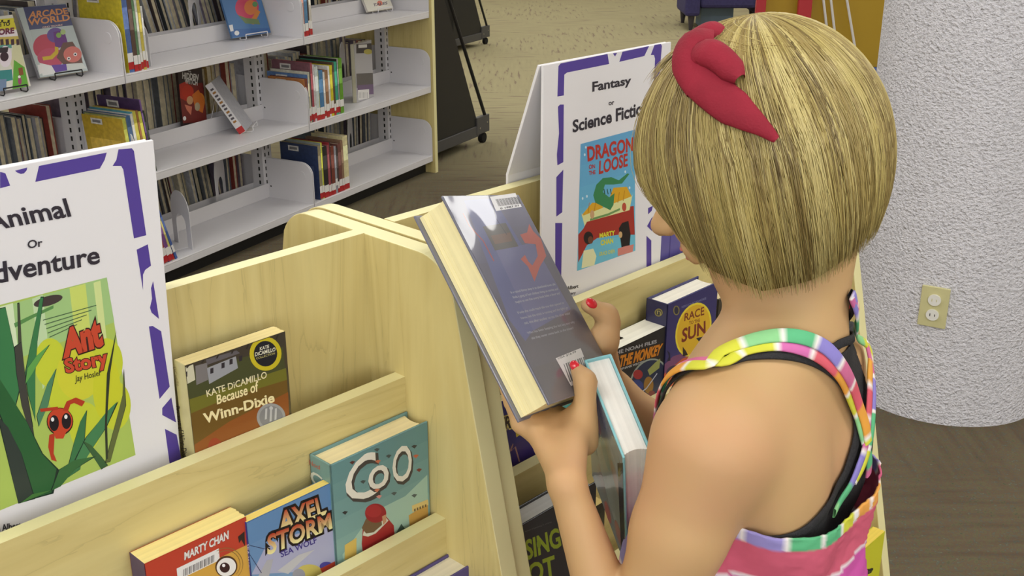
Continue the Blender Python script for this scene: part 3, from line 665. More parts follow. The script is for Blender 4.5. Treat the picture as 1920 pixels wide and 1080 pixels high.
def range_unit(M, nb, label, x_end=0.0, detail=True):
    t = thing('library_shelving', label, 'bookshelf', M)
    for side in (0, 1):
        f = (lambda y: y) if side == 0 else (lambda y: 2 * (BACK - .03) - y)
        for b_ in range(nb):
            xa, xb = x_end - BAY * (b_ + 1) + .002, x_end - BAY * b_ - .002
            for z in SH:
                s = MB(); a, c = sorted((f(0), f(DEP))); s.box((xa, a, z - .006), (xb, c, z))
                a, c = sorted((f(0), f(.003))); s.box((xa, a, z - .03), (xb, c, z - .006))
                a, c = sorted((f(DEP - .004), f(DEP))); s.box((xa + .002, a, z), (xb - .002, c, z + .062))
                sh = s.build('shelf', WHITE, t, bevel=.002 if detail and side == 0 else 0)
                if z > 1.1: continue
                for x0_, x1_ in ((xb - .004, xb), (xa, xa + .004)):
                    if detail and side == 0 and z == SH[1] and b_ == 2 and x1_ == xb: continue
                    p = MB(); p.prism(plate(0, z, f(0), f(DEP), .175, 1 if side == 0 else -1), x0_, x1_, axis=0)
                    pl = p.build('shelf_bracket', WHITE, sh, bevel=.0012 if detail else 0)
                    if side == 0 and detail:
                        q = MB(); yc, zc = .052, z + .118
                        q.prism([(yc + .017 * math.cos(a), zc + .019 * math.sin(a)) for a in np.linspace(0, 2 * math.pi, 21)[:-1]], x0_ - .0025, x0_ + .001, axis=0)
                        q.prism([(.225 + .004 * math.cos(a), z + .05 + .004 * math.sin(a)) for a in np.linspace(0, 2 * math.pi, 9)[:-1]], x0_ - .0005, x0_ + .001, axis=0, col=(0, 0, 0), mi=1)
                        qb = q.build('bracket_boss', [WHITE, BLACKST], t, bevel=.0015)
    yc = BACK - .03
    for b_ in range(nb + 1):
        x = x_end - BAY * b_; s = MB().box((x - .03 if b_ < nb else x, yc - .03, .0), (x + .03 if b_ else x, yc + .03, 1.25))
        z = .12
        while z < 1.2 and detail:
            for dx in (-.012, .012):
                if (b_ == 0 and dx > 0): continue
                s.box((x + dx - .003, yc - .0308, z), (x + dx + .003, yc - .0299, z + .016), mi=1)
            z += .03
        # slots also on the left side face of the post
        z = .12
        while z < 1.2 and detail and b_ < nb:
            s.box((x - .0308, yc - .012, z), (x - .0299, yc - .004, z + .016), mi=1); z += .03
        s.build('upright_post', [WHITE, BLACKST], t)
    for b_ in range(nb):
        MB().box((x_end - BAY * (b_ + 1), .045, 0), (x_end - BAY * b_ - .001, 2 * yc - .045, .058)).build('kick_plate', BLACKST, t)
    g = MB().box((x_end + .001, -.012, 0), (x_end + .026, 2 * yc + .012, 1.30)); g.m = [0, 0, 1, 0, 1, 0]
    g.build('end_panel', [WOODZ, EDGE], t, bevel=.001)
    return t
range_unit(MS, 4, 'long white steel library shelving with maple end panel behind the display rack')
O2 = S0 - N1 * 1.75 + E1 * 1.62
range_unit(frame(O2, E1, -N1, Z), 3, 'second white shelving range standing behind the black display cart', detail=False)
COLN = {}
def nearest(c):
    names = {'red': (170, 50, 50), 'dark': (50, 48, 50), 'grey': (130, 130, 132), 'white': (215, 214, 210), 'blue': (70, 100, 160), 'navy': (50, 54, 90), 'teal': (60, 150, 140),
             'green': (90, 140, 60), 'yellow': (205, 190, 60), 'orange': (205, 120, 50), 'brown': (120, 84, 60), 'purple': (100, 74, 130), 'pink': (190, 120, 130), 'cream': (215, 200, 150)}
    return min(names, key=lambda k: sum((a - b_) ** 2 for a, b_ in zip(names[k], c)))
ORD = ['first', 'second', 'third', 'fourth', 'fifth', 'sixth', 'seventh', 'eighth', 'ninth', 'tenth', 'eleventh', 'twelfth', 'thirteenth', 'fourteenth', 'fifteenth', 'sixteenth', 'seventeenth', 'eighteenth', 'nineteenth', 'twentieth', 'twenty-first', 'twenty-second', 'twenty-third', 'twenty-fourth', 'twenty-fifth', 'twenty-sixth', 'twenty-seventh', 'twenty-eighth', 'twenty-ninth', 'thirtieth']
ROWN = {0: 'bottom', 1: 'middle', 2: 'top'}
def bbook(x, th, z, h, d, col, label, group, y=.012, lean=0, face=None, back=False, sticker=True, top=None):
    """spine towards the aisle at local x..x+th; lean in degrees (top moves to -x when positive)"""
    Mo = MS @ Matrix.Translation((x, y if not back else 2 * (BACK - .03) - y, z)) @ Matrix.Rotation(math.radians(-lean), 4, 'Y')
    c = lin(col); b_ = MB(); k = 1 if not back else -1; ct = .002
    fc = lin(face) if face else c
    def yb(a, e): return (min(a * k, e * k), max(a * k, e * k))
    y0, y1 = yb(0, d)
    b_.box((0, y0, 0), (ct, y1, h), fc); b_.box((th - ct, y0, 0), (th, y1, h), c)
    y0, y1 = yb(0, ct); b_.box((ct, y0, 0), (th - ct, y1, h), c)
    y0, y1 = yb(ct, d - .004); b_.box((ct, y0, .003), (th - ct, y1, h - .003), lin((206, 196, 168)))
    if not back: # printed bands on spine and cover
        b_.box((.001, -.0003, h * .55), (th - .001, -.0001, h * .82), [min(1, v * 1.6 + .05) for v in c])
        b_.box((-.0003, d * .12, h * .12), (-.0001, d * .88, h * .62), [min(1, v * 1.35 + .03) for v in fc])
        b_.box((-.0004, d * .5, h * .86), (-.0002, d * .78, h * .955), lin((214, 212, 208)))
        b_.box((-.0006, d * .54, h * .885), (-.0004, d * .74, h * .93), lin((120, 118, 120)))
    o = b_.build('book', BOOKM); o.matrix_world = Mo; tag(o, label, 'book', group)
    if sticker and not back:
        j_ = ((int(x * 7919) % 11) - 5) * .0016
        s_ = MB().box((.0003, -.0012, .028 + j_), (th - .0003, -.0004, .058 + j_), lin((226, 224, 222)))
        if int(x * 6173) % 7: s_.box((.0003, -.0012, max(.001, .004 + j_)), (th - .0003, -.0004, .0275 + j_), lin((176, 40, 44)))
        s_.build('spine_label', PRINT, o)
    return o
def rowbooks(row, bayname, x, specs, back=False, lean0=0):
    g = f"books {'on the rear side' if back else 'standing'} on the {ROWN[row]} shelf, {bayname} bay"
    for i, sp in enumerate(specs):
        th, h, d, col = sp[:4]; kw = dict(sp[4]) if len(sp) > 4 else {}
        gap = kw.pop('gap', 0); x += gap
        tone = nearest(col); wide = 'thick' if th > .022 else ('thin' if th < .012 else 'medium')
        where = 'rear books' if back else 'front books'
        lab = f"{wide} {tone} book, {ORD[i]} from left of {where}, {ROWN[row]} shelf, {bayname} bay"
        bbook(x, th, SH[row], h, d, col, lab, g, back=back, **kw)
        x += th + .0015 + abs(math.sin(math.radians(kw.get('lean', 0)))) * 0
def cols(n, seed, hs=(.2, .27), ths=(.008, .024), ds=(.15, .2), pal=None):
    r = random.Random(seed); P_ = pal or [(70, 60, 60), (150, 60, 54), (196, 190, 180), (60, 80, 130), (120, 130, 130), (190, 170, 70), (60, 54, 80), (100, 120, 70), (180, 110, 60), (210, 200, 160), (80, 110, 120)]
    return [(r.uniform(*ths), r.uniform(*hs), r.uniform(*ds), r.choice(P_)) for _ in range(n)]
xs = lambda px, py, y=.012: sloc(px, py, y)[0]
# --- right bay, middle shelf
x = xs(575, 222)
rowbooks(1, 'right', x, [
 (.020, .185, .19, (112, 58, 46), dict(face=(170, 110, 60))), (.010, .200, .21, (196, 190, 160), dict(face=(88, 120, 170))), (.008, .21, .2, (60, 60, 52), dict(face=(206, 204, 190))),
 (.014, .245, .2, (160, 70, 84), dict(face=(120, 80, 90))), (.010, .235, .19, (200, 192, 196)), (.022, .225, .19, (196, 206, 206), dict(face=(190, 196, 196))),
 (.030, .205, .17, (70, 120, 166), dict(face=(180, 176, 60))), (.012, .195, .17, (214, 210, 206)), (.020, .200, .17, (150, 110, 80)), (.011, .215, .17, (216, 214, 212)),
 (.018, .215, .18, (206, 194, 40)), (.012, .225, .19, (90, 70, 60)), (.018, .225, .19, (56, 160, 130)), (.008, .235, .2, (176, 176, 176), dict(face=(40, 38, 40))),
 (.026, .235, .19, (96, 150, 44), dict(face=(50, 46, 48)))])
# --- right bay, bottom shelf
x = xs(601, 375)
rowbooks(0, 'right', x, [
 (.018, .235, .2, (150, 140, 110), dict(face=(46, 60, 96))), (.012, .245, .18, (200, 204, 70), dict(face=(150, 160, 160))), (.030, .225, .2, (40, 38, 40), dict(face=(60, 56, 58))),
 (.014, .225, .2, (156, 80, 90)), (.008, .235, .21, (60, 50, 54), dict(face=(150, 50, 60))), (.022, .215, .2, (120, 60, 50)), (.014, .210, .2, (150, 150, 160)),
 (.010, .200, .19, (70, 60, 60)), (.022, .215, .19, (112, 70, 66)), (.014, .225, .19, (140, 110, 90)), (.034, .240, .17, (214, 204, 160))])
# --- right bay, top shelf
x = xs(567, 58)
rowbooks(2, 'right', x, [(.018, .24, .18, (190, 140, 130)), (.020, .25, .2, (84, 130, 170)), (.008, .24, .2, (70, 60, 60)), (.014, .22, .2, (206, 200, 190))])
# --- middle bay, top shelf
x = xs(241, 124)
rowbooks(2, 'middle', x, [(.024, .26, .2, (78, 104, 160), dict(face=(196, 180, 50))), (.018, .25, .19, (90, 70, 62)), (.010, .24, .19, (96, 130, 96)), (.010, .235, .19, (206, 206, 196)), (.012, .23, .2, (196, 180, 80)), (.008, .21, .2, (210, 210, 210))])
# --- middle bay, middle shelf
x = xs(246, 318)
rowbooks(1, 'middle', x, [
 (.016, .21, .19, (176, 180, 80), dict(face=(190, 160, 50), lean=4)), (.020, .215, .2, (60, 90, 130), dict(face=(110, 120, 120), lean=4)), (.012, .22, .2, (206, 204, 200), dict(lean=4)),
 (.016, .225, .2, (190, 180, 76), dict(face=(80, 150, 170), lean=5)), (.010, .225, .2, (150, 100, 60), dict(lean=5)), (.014, .22, .2, (200, 196, 80), dict(lean=6)), (.008, .26, .2, (110, 80, 140), dict(face=(70, 50, 90), lean=6)),
 (.010, .22, .19, (50, 60, 50), dict(lean=7))])
# --- middle bay, bottom shelf
x = xs(306, 478)
rowbooks(0, 'middle', x, [(.022, .20, .16, (150, 60, 50), dict(lean=12)), (.018, .205, .16, (120, 74, 140), dict(lean=13)), (.010, .2, .16, (200, 190, 120), dict(lean=15)), (.010, .22, .16, (70, 96, 160), dict(lean=17, gap=.004))])
# --- rear side rows seen through the open shelving
PALE = [(60, 50, 56), (160, 160, 170), (196, 190, 170), (110, 116, 126), (176, 150, 90), (50, 60, 70), (140, 60, 54), (120, 110, 130), (186, 190, 200)]
def rear(row, bay, bayname, xo, seed, hs, lean=0, end=None, ths=(.010, .024)):
    x = -BAY * (bay + 1) + xo; lim = -BAY * bay - .012 if end is None else -BAY * (bay + 1) + end
    r = random.Random(seed); g = f"books on the rear side of the {ROWN[row]} shelf, {bayname} bay"; i = 0; block = 6; bh = 0
    while True:
        th = r.uniform(*ths)
        if x + th > lim: break
        if block > 4: block = 0; bh = r.uniform(*hs); r_c = r.choice(PALE)
        block += r.choice((1, 1, 0)); c = r_c if r.random() < .35 else r.choice(PALE); h = min(.30, bh + r.uniform(-.012, .012)); d = r.uniform(.16, .195)
        tone = nearest(c); wide = 'thick' if th > .02 else ('thin' if th < .013 else 'medium')
        bbook(x, th, SH[row], h, d, c, f"{wide} {tone} book, {ORD[i]} from left of rear books, {ROWN[row]} shelf, {bayname} bay", g, back=True, lean=lean + (i % 3) * .5, sticker=False)
        x += th + .0012; i += 1
rear(2, 1, 'middle', .10, 1, (.2, .26), -7, end=.22); rear(2, 1, 'centre right', .44, 2, (.2, .25), 14, ths=(.016, .03))
rear(2, 0, 'right', .14, 3, (.19, .22), ths=(.02, .034))
rear(1, 2, 'left', .36, 4, (.17, .26), 1, ths=(.016, .026))
rear(1, 1, 'middle', .03, 6, (.22, .27), ths=(.024, .036)); 
rear(1, 0, 'right', .06, 8, (.20, .27), ths=(.024, .036))
rear(0, 1, 'middle', .36, 10, (.24, .27), 8, ths=(.016, .026), end=.80); rear(0, 1, 'centre right', .82, 11, (.22, .24), 0)
rear(0, 0, 'right', .46, 12, (.25, .28), -3, ths=(.014, .024))
rear(0, 2, 'left', .6, 13, (.2, .25), ths=(.024, .036)); rear(2, 2, 'left', .3, 14, (.2, .26), ths=(.02, .034))
# --- bookends
def bookend(xc, row, label, y=.02, h=.235, w=.15, hole=True, back=False, M_=None):
    z = SH[row]
    o = thing('bookend', label, 'bookend', MS @ Matrix.Translation((xc, y, z)) @ (M_ or Matrix()))
    r = w / 2; n = 14
    outl = [(0, .0), (0, h - r)] + [(r - r * math.cos(math.pi * k / n), h - r + r * math.sin(math.pi * k / n)) for k in range(1, n)] + [(w, h - r), (w, 0)]
    ri = r * .52; hi = h * .58
    inn = [(r + ri, 0.0), (r + ri, hi - ri)] + [(r + ri * math.cos(math.pi * k / n), hi - ri + ri * math.sin(math.pi * k / n)) for k in range(1, n)] + [(r - ri, hi - ri), (r - ri, 0.0)]
    b_ = MB()
    poly = outl + inn if hole else outl
    b_.prism(poly, 0, .0025, axis=0); b_.build('plate', WHITE, o, bevel=.0006)
    MB().box((-.10, r - ri * .9, 0), (.0, r + ri * .9, .002)).build('foot', WHITE, o)
    return o
RZ = lambda a: Matrix.Rotation(math.radians(a), 4, 'Z')
bookend(xs(357, 462, .04), 0, 'rounded white bookend beside the leaning books on the bottom shelf', y=.03, h=.215, hole=True, M_=RZ(-20))
bookend(xs(283, 118, .04), 2, 'white bookend against the blue books on the top shelf', y=.04, h=.16, w=.12)
bookend(xs(395, 400, .3), 0, 'white arched bookend seen through the bottom shelf beside leaning rear books', y=.262, h=.235, w=.16, M_=RZ(-62))
bookend(xs(345, 70, .3), 2, 'white arched bookend seen through the top shelf of the middle bay', y=.262, h=.26, w=.15, M_=RZ(-62))
bookend(xs(622, 80, .3), 1, 'white rounded bookend rising behind the crowded books, middle shelf', y=.262, h=.23, w=.17, M_=RZ(-62))
bookend(xs(640, 260, .3), 0, 'white rounded bookend rising behind books on the right bottom shelf', y=.262, h=.23, w=.16, M_=RZ(-62))
# --- face-out books on easels
def faceout(quad, label, th, cover, draw, y=.10, easel=None, spine=None, rows=None, sl=True, base=None):
    """quad: photo TL, TR, BR, BL of the visible cover; the plane passes its bottom edge on the shelf and leans back"""
    TLp, TRp, BRp, BLp = quad
    row, lean, yaw = rows
    zb = SH[row] + (.012 if easel else .001)
    base = atz(*BLp, zb) if base is None else base
    a = math.radians(yaw); X = E1 * math.cos(a) + N1 * math.sin(a); F = np.cross(X, Z)
    l = math.radians(lean); Y = Z * math.cos(l) - F * math.sin(l); NN = np.cross(X, Y)
    def on(p): q = onplane(p[0], p[1], base, NN) - base; return q @ X, q @ Y
    w_ = (on(BRp)[0] + on(TRp)[0] - on(TLp)[0]) / 2; h_ = (on(TLp)[1] + on(TRp)[1]) / 2
    bk = fbook(label, base + Y * h_, X, Y, NN, w_, h_, th, cover, hard=False, spine_col=spine or cover, pages=(214, 206, 186), spine_left=sl)
    P = Print(base, X, Y, step=2e-5); P.size = (w_, h_, th); P.clip = (.0004, .0004, w_ - .0004, h_ - .0004); draw(P); P.build('cover_print', bk)
    if easel:
        fw = np.array([0, 0, 1.0])
        e = thing('book_easel', easel[1], 'easel', frame(base, X, np.cross(Z, X), Z)); mt = easel[0]
        for s_ in (.22, .78):
            xx = w_ * s_; b_ = MB()
            b_.tube([(xx, -.028, .012), (xx, -.030, -.004), (xx, -.022, -.0095), (xx, .006, -.0095), (xx, th * 1.05 + .012 + math.sin(l) * .11, .12)], .0022, 6)
            b_.tube([(xx, th + .012 + math.sin(l) * .10, .11), (xx, .10 + th, -.0095)], .0022, 6); b_.build('wire_leg', mt, e)
        MB().tube([(w_ * .22, -.028, .012), (w_ * .78, -.028, .012)], .0022, 6).build('wire_lip', mt, e)
    return bk
def dA(P):
    w, h, t = P.size; fill(P, (186, 196, 196))
    P.poly([(42, 10), (138, 6), (148, 46), (56, 58)], (84, 88, 122)); P.poly([(56, 56), (148, 46), (160, 90), (66, 100)], (180, 190, 190))
    P.disc((86, 88), 24, (186, 78, 96), 24); P.disc((96, 108), 26, (190, 86, 110), 18); P.disc((104, 66), 16, (110, 88, 150), 14); P.poly([(100, 60), (120, 56), (128, 84), (104, 92)], (110, 66, 130))
    P.poly([(106, 108), (118, 80), (136, 78), (152, 104), (156, 122), (128, 130)], (112, 86, 80)); P.disc((136, 102), 17, (206, 120, 112), 15)
    P.disc((129, 110), 3.4, (230, 226, 224)); P.disc((141, 102), 3.4, (230, 226, 224)); P.disc((129, 110), 1.6, (40, 40, 60)); P.disc((141, 102), 1.6, (40, 40, 60)); P.disc((110, 66), 5, (136, 170, 90)); P.disc((118, 60), 5, (170, 190, 130))
    P.line([(80, 110), (96, 108), (106, 98), (106, 88)], .012, (204, 176, 60)); P.poly([(74, 118), (100, 124), (104, 138), (80, 142)], (226, 226, 226)); P.poly([(96, 122), (128, 120), (126, 132), (104, 136)], (106, 80, 160))
    P.poly([(124, 120), (154, 118), (162, 128), (126, 132)], (206, 210, 206))
    P.text('ARCADE', [(54, 35), (128, 25), (124, 15), (56, 22)], (216, 150, 100), .03); P.text('WORLD', [(54, 48), (131, 38), (129, 27), (53, 36)], (216, 150, 100), .03)
    P.text('DINO TROUBLE', [(80, 53), (117, 48), (117, 45), (80, 50)], (220, 190, 180), .02); P.poly([(70, 122), (80, 120), (82, 136), (74, 140)], (228, 226, 226))
faceout([(45, 12), (137, 6), (165, 131), (75, 146)], 'comic book Arcade World displayed face out on the top shelf', .016, (90, 90, 110), dA, easel=(BLACKST, 'black wire easel holding the Arcade World comic'), spine=(176, 176, 184), rows=(2, 22, 12))
def dM(P):
    w, h, t = P.size; fill(P, (206, 204, 196)); P.poly([(-30, 38), (40, 32), (44, 60), (-30, 66)], (206, 196, 60)); P.poly([(-30, 60), (40, 54), (42, 72), (-30, 78)], (222, 214, 220))
    P.poly([(24, 84), (46, 80), (56, 165), (34, 168), (20, 120)], (198, 196, 160)); P.poly([(26, 112), (46, 126), (54, 164), (24, 170)], (96, 160, 60)); P.poly([(-30, 74), (20, 72), (22, 90), (-30, 92)], (90, 150, 140)); P.poly([(-30, 72), (44, 66), (46, 80), (-30, 88)], (190, 170, 90))
    P.disc((10, 106), 12, (216, 206, 216), 20); P.disc((8, 106), 8, (60, 40, 52), 9); P.poly([(-10, 90), (16, 88), (14, 98), (-8, 100)], (54, 44, 52)); P.poly([(-20, 134), (22, 130), (24, 150), (-20, 160)], (60, 130, 130)); P.poly([(-20, 150), (12, 148), (12, 170), (-20, 176)], (110, 130, 160))
    for i in range(4): P.poly([(0 + i * 10, 74), (6 + i * 10, 73), (7 + i * 10, 84), (1 + i * 10, 85)], (70, 50, 60))
    for i in range(3): P.poly([(2 + i * 12, 38), (6 + i * 12, 37), (6 + i * 12, 41), (2 + i * 12, 42)], (50, 46, 40))
    P.poly([(34, 128), (42, 126), (44, 140), (36, 142)], (130, 80, 50)); P.disc((37, 152), 3.4, (150, 70, 110), 7); P.disc((36, 144), 2.6, (226, 220, 216))
    P.text('WELCOME TO', [(-44, 53), (18, 48), (18, 41), (-44, 45)], (60, 54, 40), .05); P.text('SMORE', [(-22, 68), (26, 62), (26, 52), (-22, 57)], (110, 50, 76), .05)
faceout([(-40, 34), (40, 26), (58, 163), (-20, 175)], 'bright cartoon book displayed face out at the far left of the top shelf', .014, (180, 170, 160), dM, rows=(2, 10, 6), easel=(BLACKST, 'black wire easel under the cartoon book at the far left'))
def dW(P):
    fill(P, (52, 40, 40)); P.poly([(333, 160), (380, 155), (388, 228), (340, 232)], (116, 44, 40)); P.poly([(336, 158), (350, 152), (360, 170), (350, 190), (338, 184)], (176, 50, 36)); P.disc((352, 172), 11, (186, 54, 34), 13)
    P.disc((356, 188), 6, (196, 150, 110), 8); P.disc((375, 190), 9, (206, 130, 50), 16); P.poly([(360, 178), (372, 168), (384, 190), (380, 212), (366, 204)], (200, 110, 44)); P.disc((370, 200), 5, (176, 160, 130), 8); P.poly([(346, 196), (360, 200), (358, 216), (350, 206)], (206, 120, 96)); P.disc((346, 222), 3, (226, 226, 226), 4)
    P.text('HIDDEN', [(342, 147), (371, 150), (372, 140), (342, 136)], (206, 204, 200), .04); P.text('WITCH', [(347, 156), (370, 160), (370, 151), (346, 147)], (206, 204, 200), .04); P.text('THE', [(352, 135), (358, 136), (358, 133), (352, 132)], (190, 188, 184), .03)
faceout([(334, 127), (380, 134), (389, 226), (341, 229)], 'dark paperback Hidden Witch displayed face out on the middle shelf', .012, (60, 44, 44), dW, rows=(1, 0, 0), base=(lambda q: np.array([q[0], q[1], SH[1]]))(onplane(343, 232, S0 - N1 * .262, N1)))
def dB(P):
    fill(P, (78, 120, 170)); P.poly([(424, 56), (506, 52), (508, 66), (434, 70)], (66, 104, 160)); P.disc((463, 14), 22, (196, 70, 100), 22); P.disc((470, 14), 12, (206, 120, 70), 14); P.disc((478, 8), 5, (90, 140, 90)); P.poly([(466, 44), (482, 18), (488, 22), (476, 46)], (206, 130, 60)); P.poly([(446, 28), (462, 34), (484, 36), (488, 46), (460, 44)], (110, 130, 90))
    P.poly([(426, 48), (436, 46), (438, 58), (428, 60)], (222, 222, 222)); P.disc((444, 62), 4.5, (226, 226, 226)); P.text('SPARK', [(430, -20), (484, -26), (484, -40), (430, -34)], (230, 220, 120), .03)
faceout([(418, -60), (490, -66), (510, 66), (436, 72)], 'blue children book with a red creature on a white wire easel, top shelf', .01, (78, 120, 170), dB, rows=(2, 18, 8), easel=(WHITE, 'white wire easel holding the blue book on the top shelf'))
def dC(P): fill(P, (212, 208, 196)); P.disc((712, 6), 5, (200, 110, 90), 5); P.text('TALES', [(700, 12), (726, 8), (726, 3), (700, 7)], (90, 80, 90), .03)
faceout([(672, -50), (722, -56), (735, 14), (690, 22)], 'small white book leaning on a clear easel at the upper edge of the photo', .012, (212, 208, 200), dC, rows=(2, 28, 10), easel=(WHITE, 'white easel under the small white book, right bay, top shelf'))
# thick white-spined book lying back on a white wire easel, middle shelf
eb = atz(461, 246, SH[1] + .012)
a_ = math.radians(-30); l_ = math.radians(31); Xb = E1 * math.cos(a_) + N1 * math.sin(a_); Fb = np.cross(Xb, Z); Yb = Z * math.cos(l_) - Fb * math.sin(l_); Nb = np.cross(Xb, Yb)
bkE = fbook('book with white ribbed spine lying back on a wire easel, middle shelf', eb + Yb * .23, Xb, Yb, Nb, .15, .23, .030, (176, 176, 182), hard=False, spine_col=(230, 228, 230))
pe = MB()
for k in range(11): pe.box((-.0008, .05 + .015 * k, -.022), (-.0001, .058 + .015 * k, -.008), lin((90, 84, 90) if k % 3 else (170, 120, 60)))
pe.box((-.0008, .002, -.029), (-.0001, .028, -.001), lin((190, 50, 50))).build('spine_label', PRINT, bkE)
es = thing('book_easel', 'white wire easel under the tilted white-spined book', 'easel', frame(eb, Xb, np.cross(Z, Xb), Z))
for xx in (.03, .12):
    MB().tube([(xx, -.022, .012), (xx, -.024, -.004), (xx, -.016, -.0095), (xx, .030, -.0095), (xx, .036 + math.tan(l_) * .13, .13), (xx, .155, -.0095)], .0024, 6).build('wire_leg', WHITE, es)
MB().tube([(.03, -.022, .012), (.12, -.022, .012)], .0024, 6).build('wire_lip', WHITE, es)
# grey-and-white book turned to face the aisle at the end of the crowded middle shelf
def dG(P): fill(P, (170, 168, 172)); P.poly([(668, 83), (700, 80), (701, 98), (668, 100)], (60, 56, 62)); P.disc((690, 97), 8, (170, 160, 80), 5); P.poly([(668, 138), (701, 136), (702, 162), (669, 165)], (96, 92, 90)); P.poly([(670, 160), (702, 157), (702, 176), (671, 178)], (110, 90, 120)); P.poly([(672, 84), (688, 83), (688, 89), (672, 90)], (216, 214, 212)); P.poly([(671, 169), (692, 167), (692, 187), (672, 188)], (218, 216, 214)); [P.line([(674 + i * 2.4, 173), (674 + i * 2.4, 184)], .003, (130, 128, 130)) for i in range(7)]
faceout([(667, 80), (698, 77), (703, 190), (669, 193)], 'grey and white book turned face out at the right end of the crowded shelf', .02, (150, 148, 150), dG, rows=(1, 0, -6), spine=(170, 60, 60), sl=False)
# ================================================================= CARTS, CHAIR, PLAY PANEL
def cart(x0, x1, y0, label):
    t = thing('display_cart', label, 'cart', MS @ Matrix.Translation((0, y0, 0)))
    y1 = .62
    b_ = MB().box((x0, 0, .05), (x1 - .09, y1, .11)); b_.build('base_platform', GREYST, t, bevel=.004)
    MB().box((x1 - .115, -.004, .06), (x1 + .02, .022, .155)).build('caster_bracket', GREYST, t, bevel=.003)
    MB().box((x1 - .115, y1 - .02, .06), (x1 + .02, y1 + .004, .155)).build('caster_bracket', GREYST, t, bevel=.003)
    for xx in (x1 - .02, x0 + .04):
        for yy in (.02, y1 - .02):
            c = MB(); c.prism([(xx + .028 * math.cos(a), .028 + .028 * math.sin(a)) for a in np.linspace(0, 2 * math.pi, 21)[:-1]], yy - .014, yy + .014, axis=1)
            c.build('caster', RUBBER, t, bevel=.003)
    slope = .462
    zt = 1.35
    p = MB(); p.prism([(x0, .112), (x1 - .09, .112), (x1 - .09 - slope * (zt - .112), zt), (x0, zt)], .006, .022, axis=1); p.build('side_plate', BLACKST, t)
    p = MB(); p.prism([(x0, .112), (x1 - .09, .112), (x1 - .09 - slope * (zt - .112), zt), (x0, zt)], y1 - .022, y1 - .006, axis=1); p.build('side_plate', BLACKST, t)
    for yy in (.006, y1 - .006): MB().tube([(x1 + .0, yy, .125), (x1 - .545 * (zt - .125), yy, zt)], .0095, 8).build('frame_tube', BLACKST, t)
    for k, z in enumerate((.32, .62, .92)):
        xe = x1 - .09 - slope * (z - .112); MB().box((xe - .12, .024, z), (xe - .004, y1 - .024, z + .018)).build('ledge', BLACKST, t)
    MB().box((x0 + .3 - .28, .024, .112), (x0 + .32 - .28, y1 - .024, zt)).build('centre_panel', BLACKST, t)
    for dx in (-.09, -.01):
        bo = MB(); bo.prism([(x1 + dx + .005 * math.cos(a), .095 + (dx + .09) * .25 + .005 * math.sin(a)) for a in np.linspace(0, 2 * math.pi, 9)[:-1]], -.007, -.003, axis=1); bo.build('bolt', CHROME, t)
cart(.06, .70, .084, 'black A-frame display cart on casters just beyond the maple end panel')
cart(3.25, 3.81, 1.81, 'smaller looking black display cart farther back in the room')
# navy chair with cone feet beside a blue-grey box, at the top of the photo
c0 = atz(1290, 58, .0)
NAVY = noise_mat('navy_upholstery', (52, 48, 92), (60, 56, 104), nscale=40, rough=.8)
ch = thing('lounge_chair', 'navy upholstered lounge seat on short tapered feet at the upper right', 'chair', frame(c0, (1, 0, 0), (0, 1, 0), Z))
MB().box((-.04, -.02, .13), (.10, .55, .42)).build('arm', NAVY, ch, bevel=.03)
MB().box((.10, .0, .2), (.62, .55, .40)).build('seat', NAVY, ch, bevel=.03)
MB().box((.62, -.02, .13), (.76, .55, .42)).build('arm', NAVY, ch, bevel=.03)
MB().box((-.04, .50, .2), (.76, .64, .85)).build('backrest', NAVY, ch, bevel=.03)
for x_, y_ in ((.03, .05), (.69, .05), (.03, .56), (.69, .56)):
    MB().tube([(x_, y_, 0), (x_, y_, .14)], [.016, .034], 10).build('leg', mat('dark_leg', (58, 54, 62), .5), ch)
b0 = atz(1313, 52, 0)
BX = thing('storage_crate', 'pale blue grey crate on the floor beside the navy seat', 'crate', frame(b0, (1, 0, 0), (0, 1, 0), Z))
BLUG = mat('blue_grey_plastic', (112, 134, 160), .6)
MB().box((0, .0, 0), (.30, .02, .18)).build('side', BLUG, BX, bevel=.004); MB().box((0, .28, 0), (.30, .30, .18)).build('side', BLUG, BX, bevel=.004)
MB().box((0, .02, 0), (.02, .28, .18)).build('side', BLUG, BX, bevel=.004); MB().box((.28, .02, 0), (.30, .28, .18)).build('side', BLUG, BX, bevel=.004); MB().box((.02, .02, 0), (.28, .28, .01)).build('base', BLUG, BX)
# mustard panel with red posts and white rods
ym = atz(1600, 150, 0)[1]
def mx(px, z, y=ym): return onplane(px, 40, np.array([0, y, 0]), np.array([0, 1.0, 0]))[0]
MUST = mat('mustard_yellow_panel', (170, 138, 34), .45); RED = mat('red_paint', (176, 44, 56), .4); BLUEP = mat('blue_paint', (60, 90, 160), .4)
xl, xr = mx(1424, 0), mx(1690, 0) + .8
pp = thing('play_panel', 'mustard yellow play structure panel with red posts behind the girl head', 'play structure', frame(np.array([xl, ym, 0]), (1, 0, 0), (0, 1, 0), Z))
L_ = xr - xl
MB().box((0, 0, .09), (L_, .04, 1.3)).build('panel', MUST, pp, bevel=.004); MB().box((-.03, -.05, 0), (L_ + .03, .09, .09)).build('base', BLUEP, pp, bevel=.006)
for p1, p2 in ((1411, 1429), (1489, 1514)):
    a, c = mx(p1, 0) - xl, mx(p2, 0) - xl; MB().box((a, -.09, .32 if p1 < 1450 else .30), (c, -.045, 1.3)).build('post', RED, pp, bevel=.006)
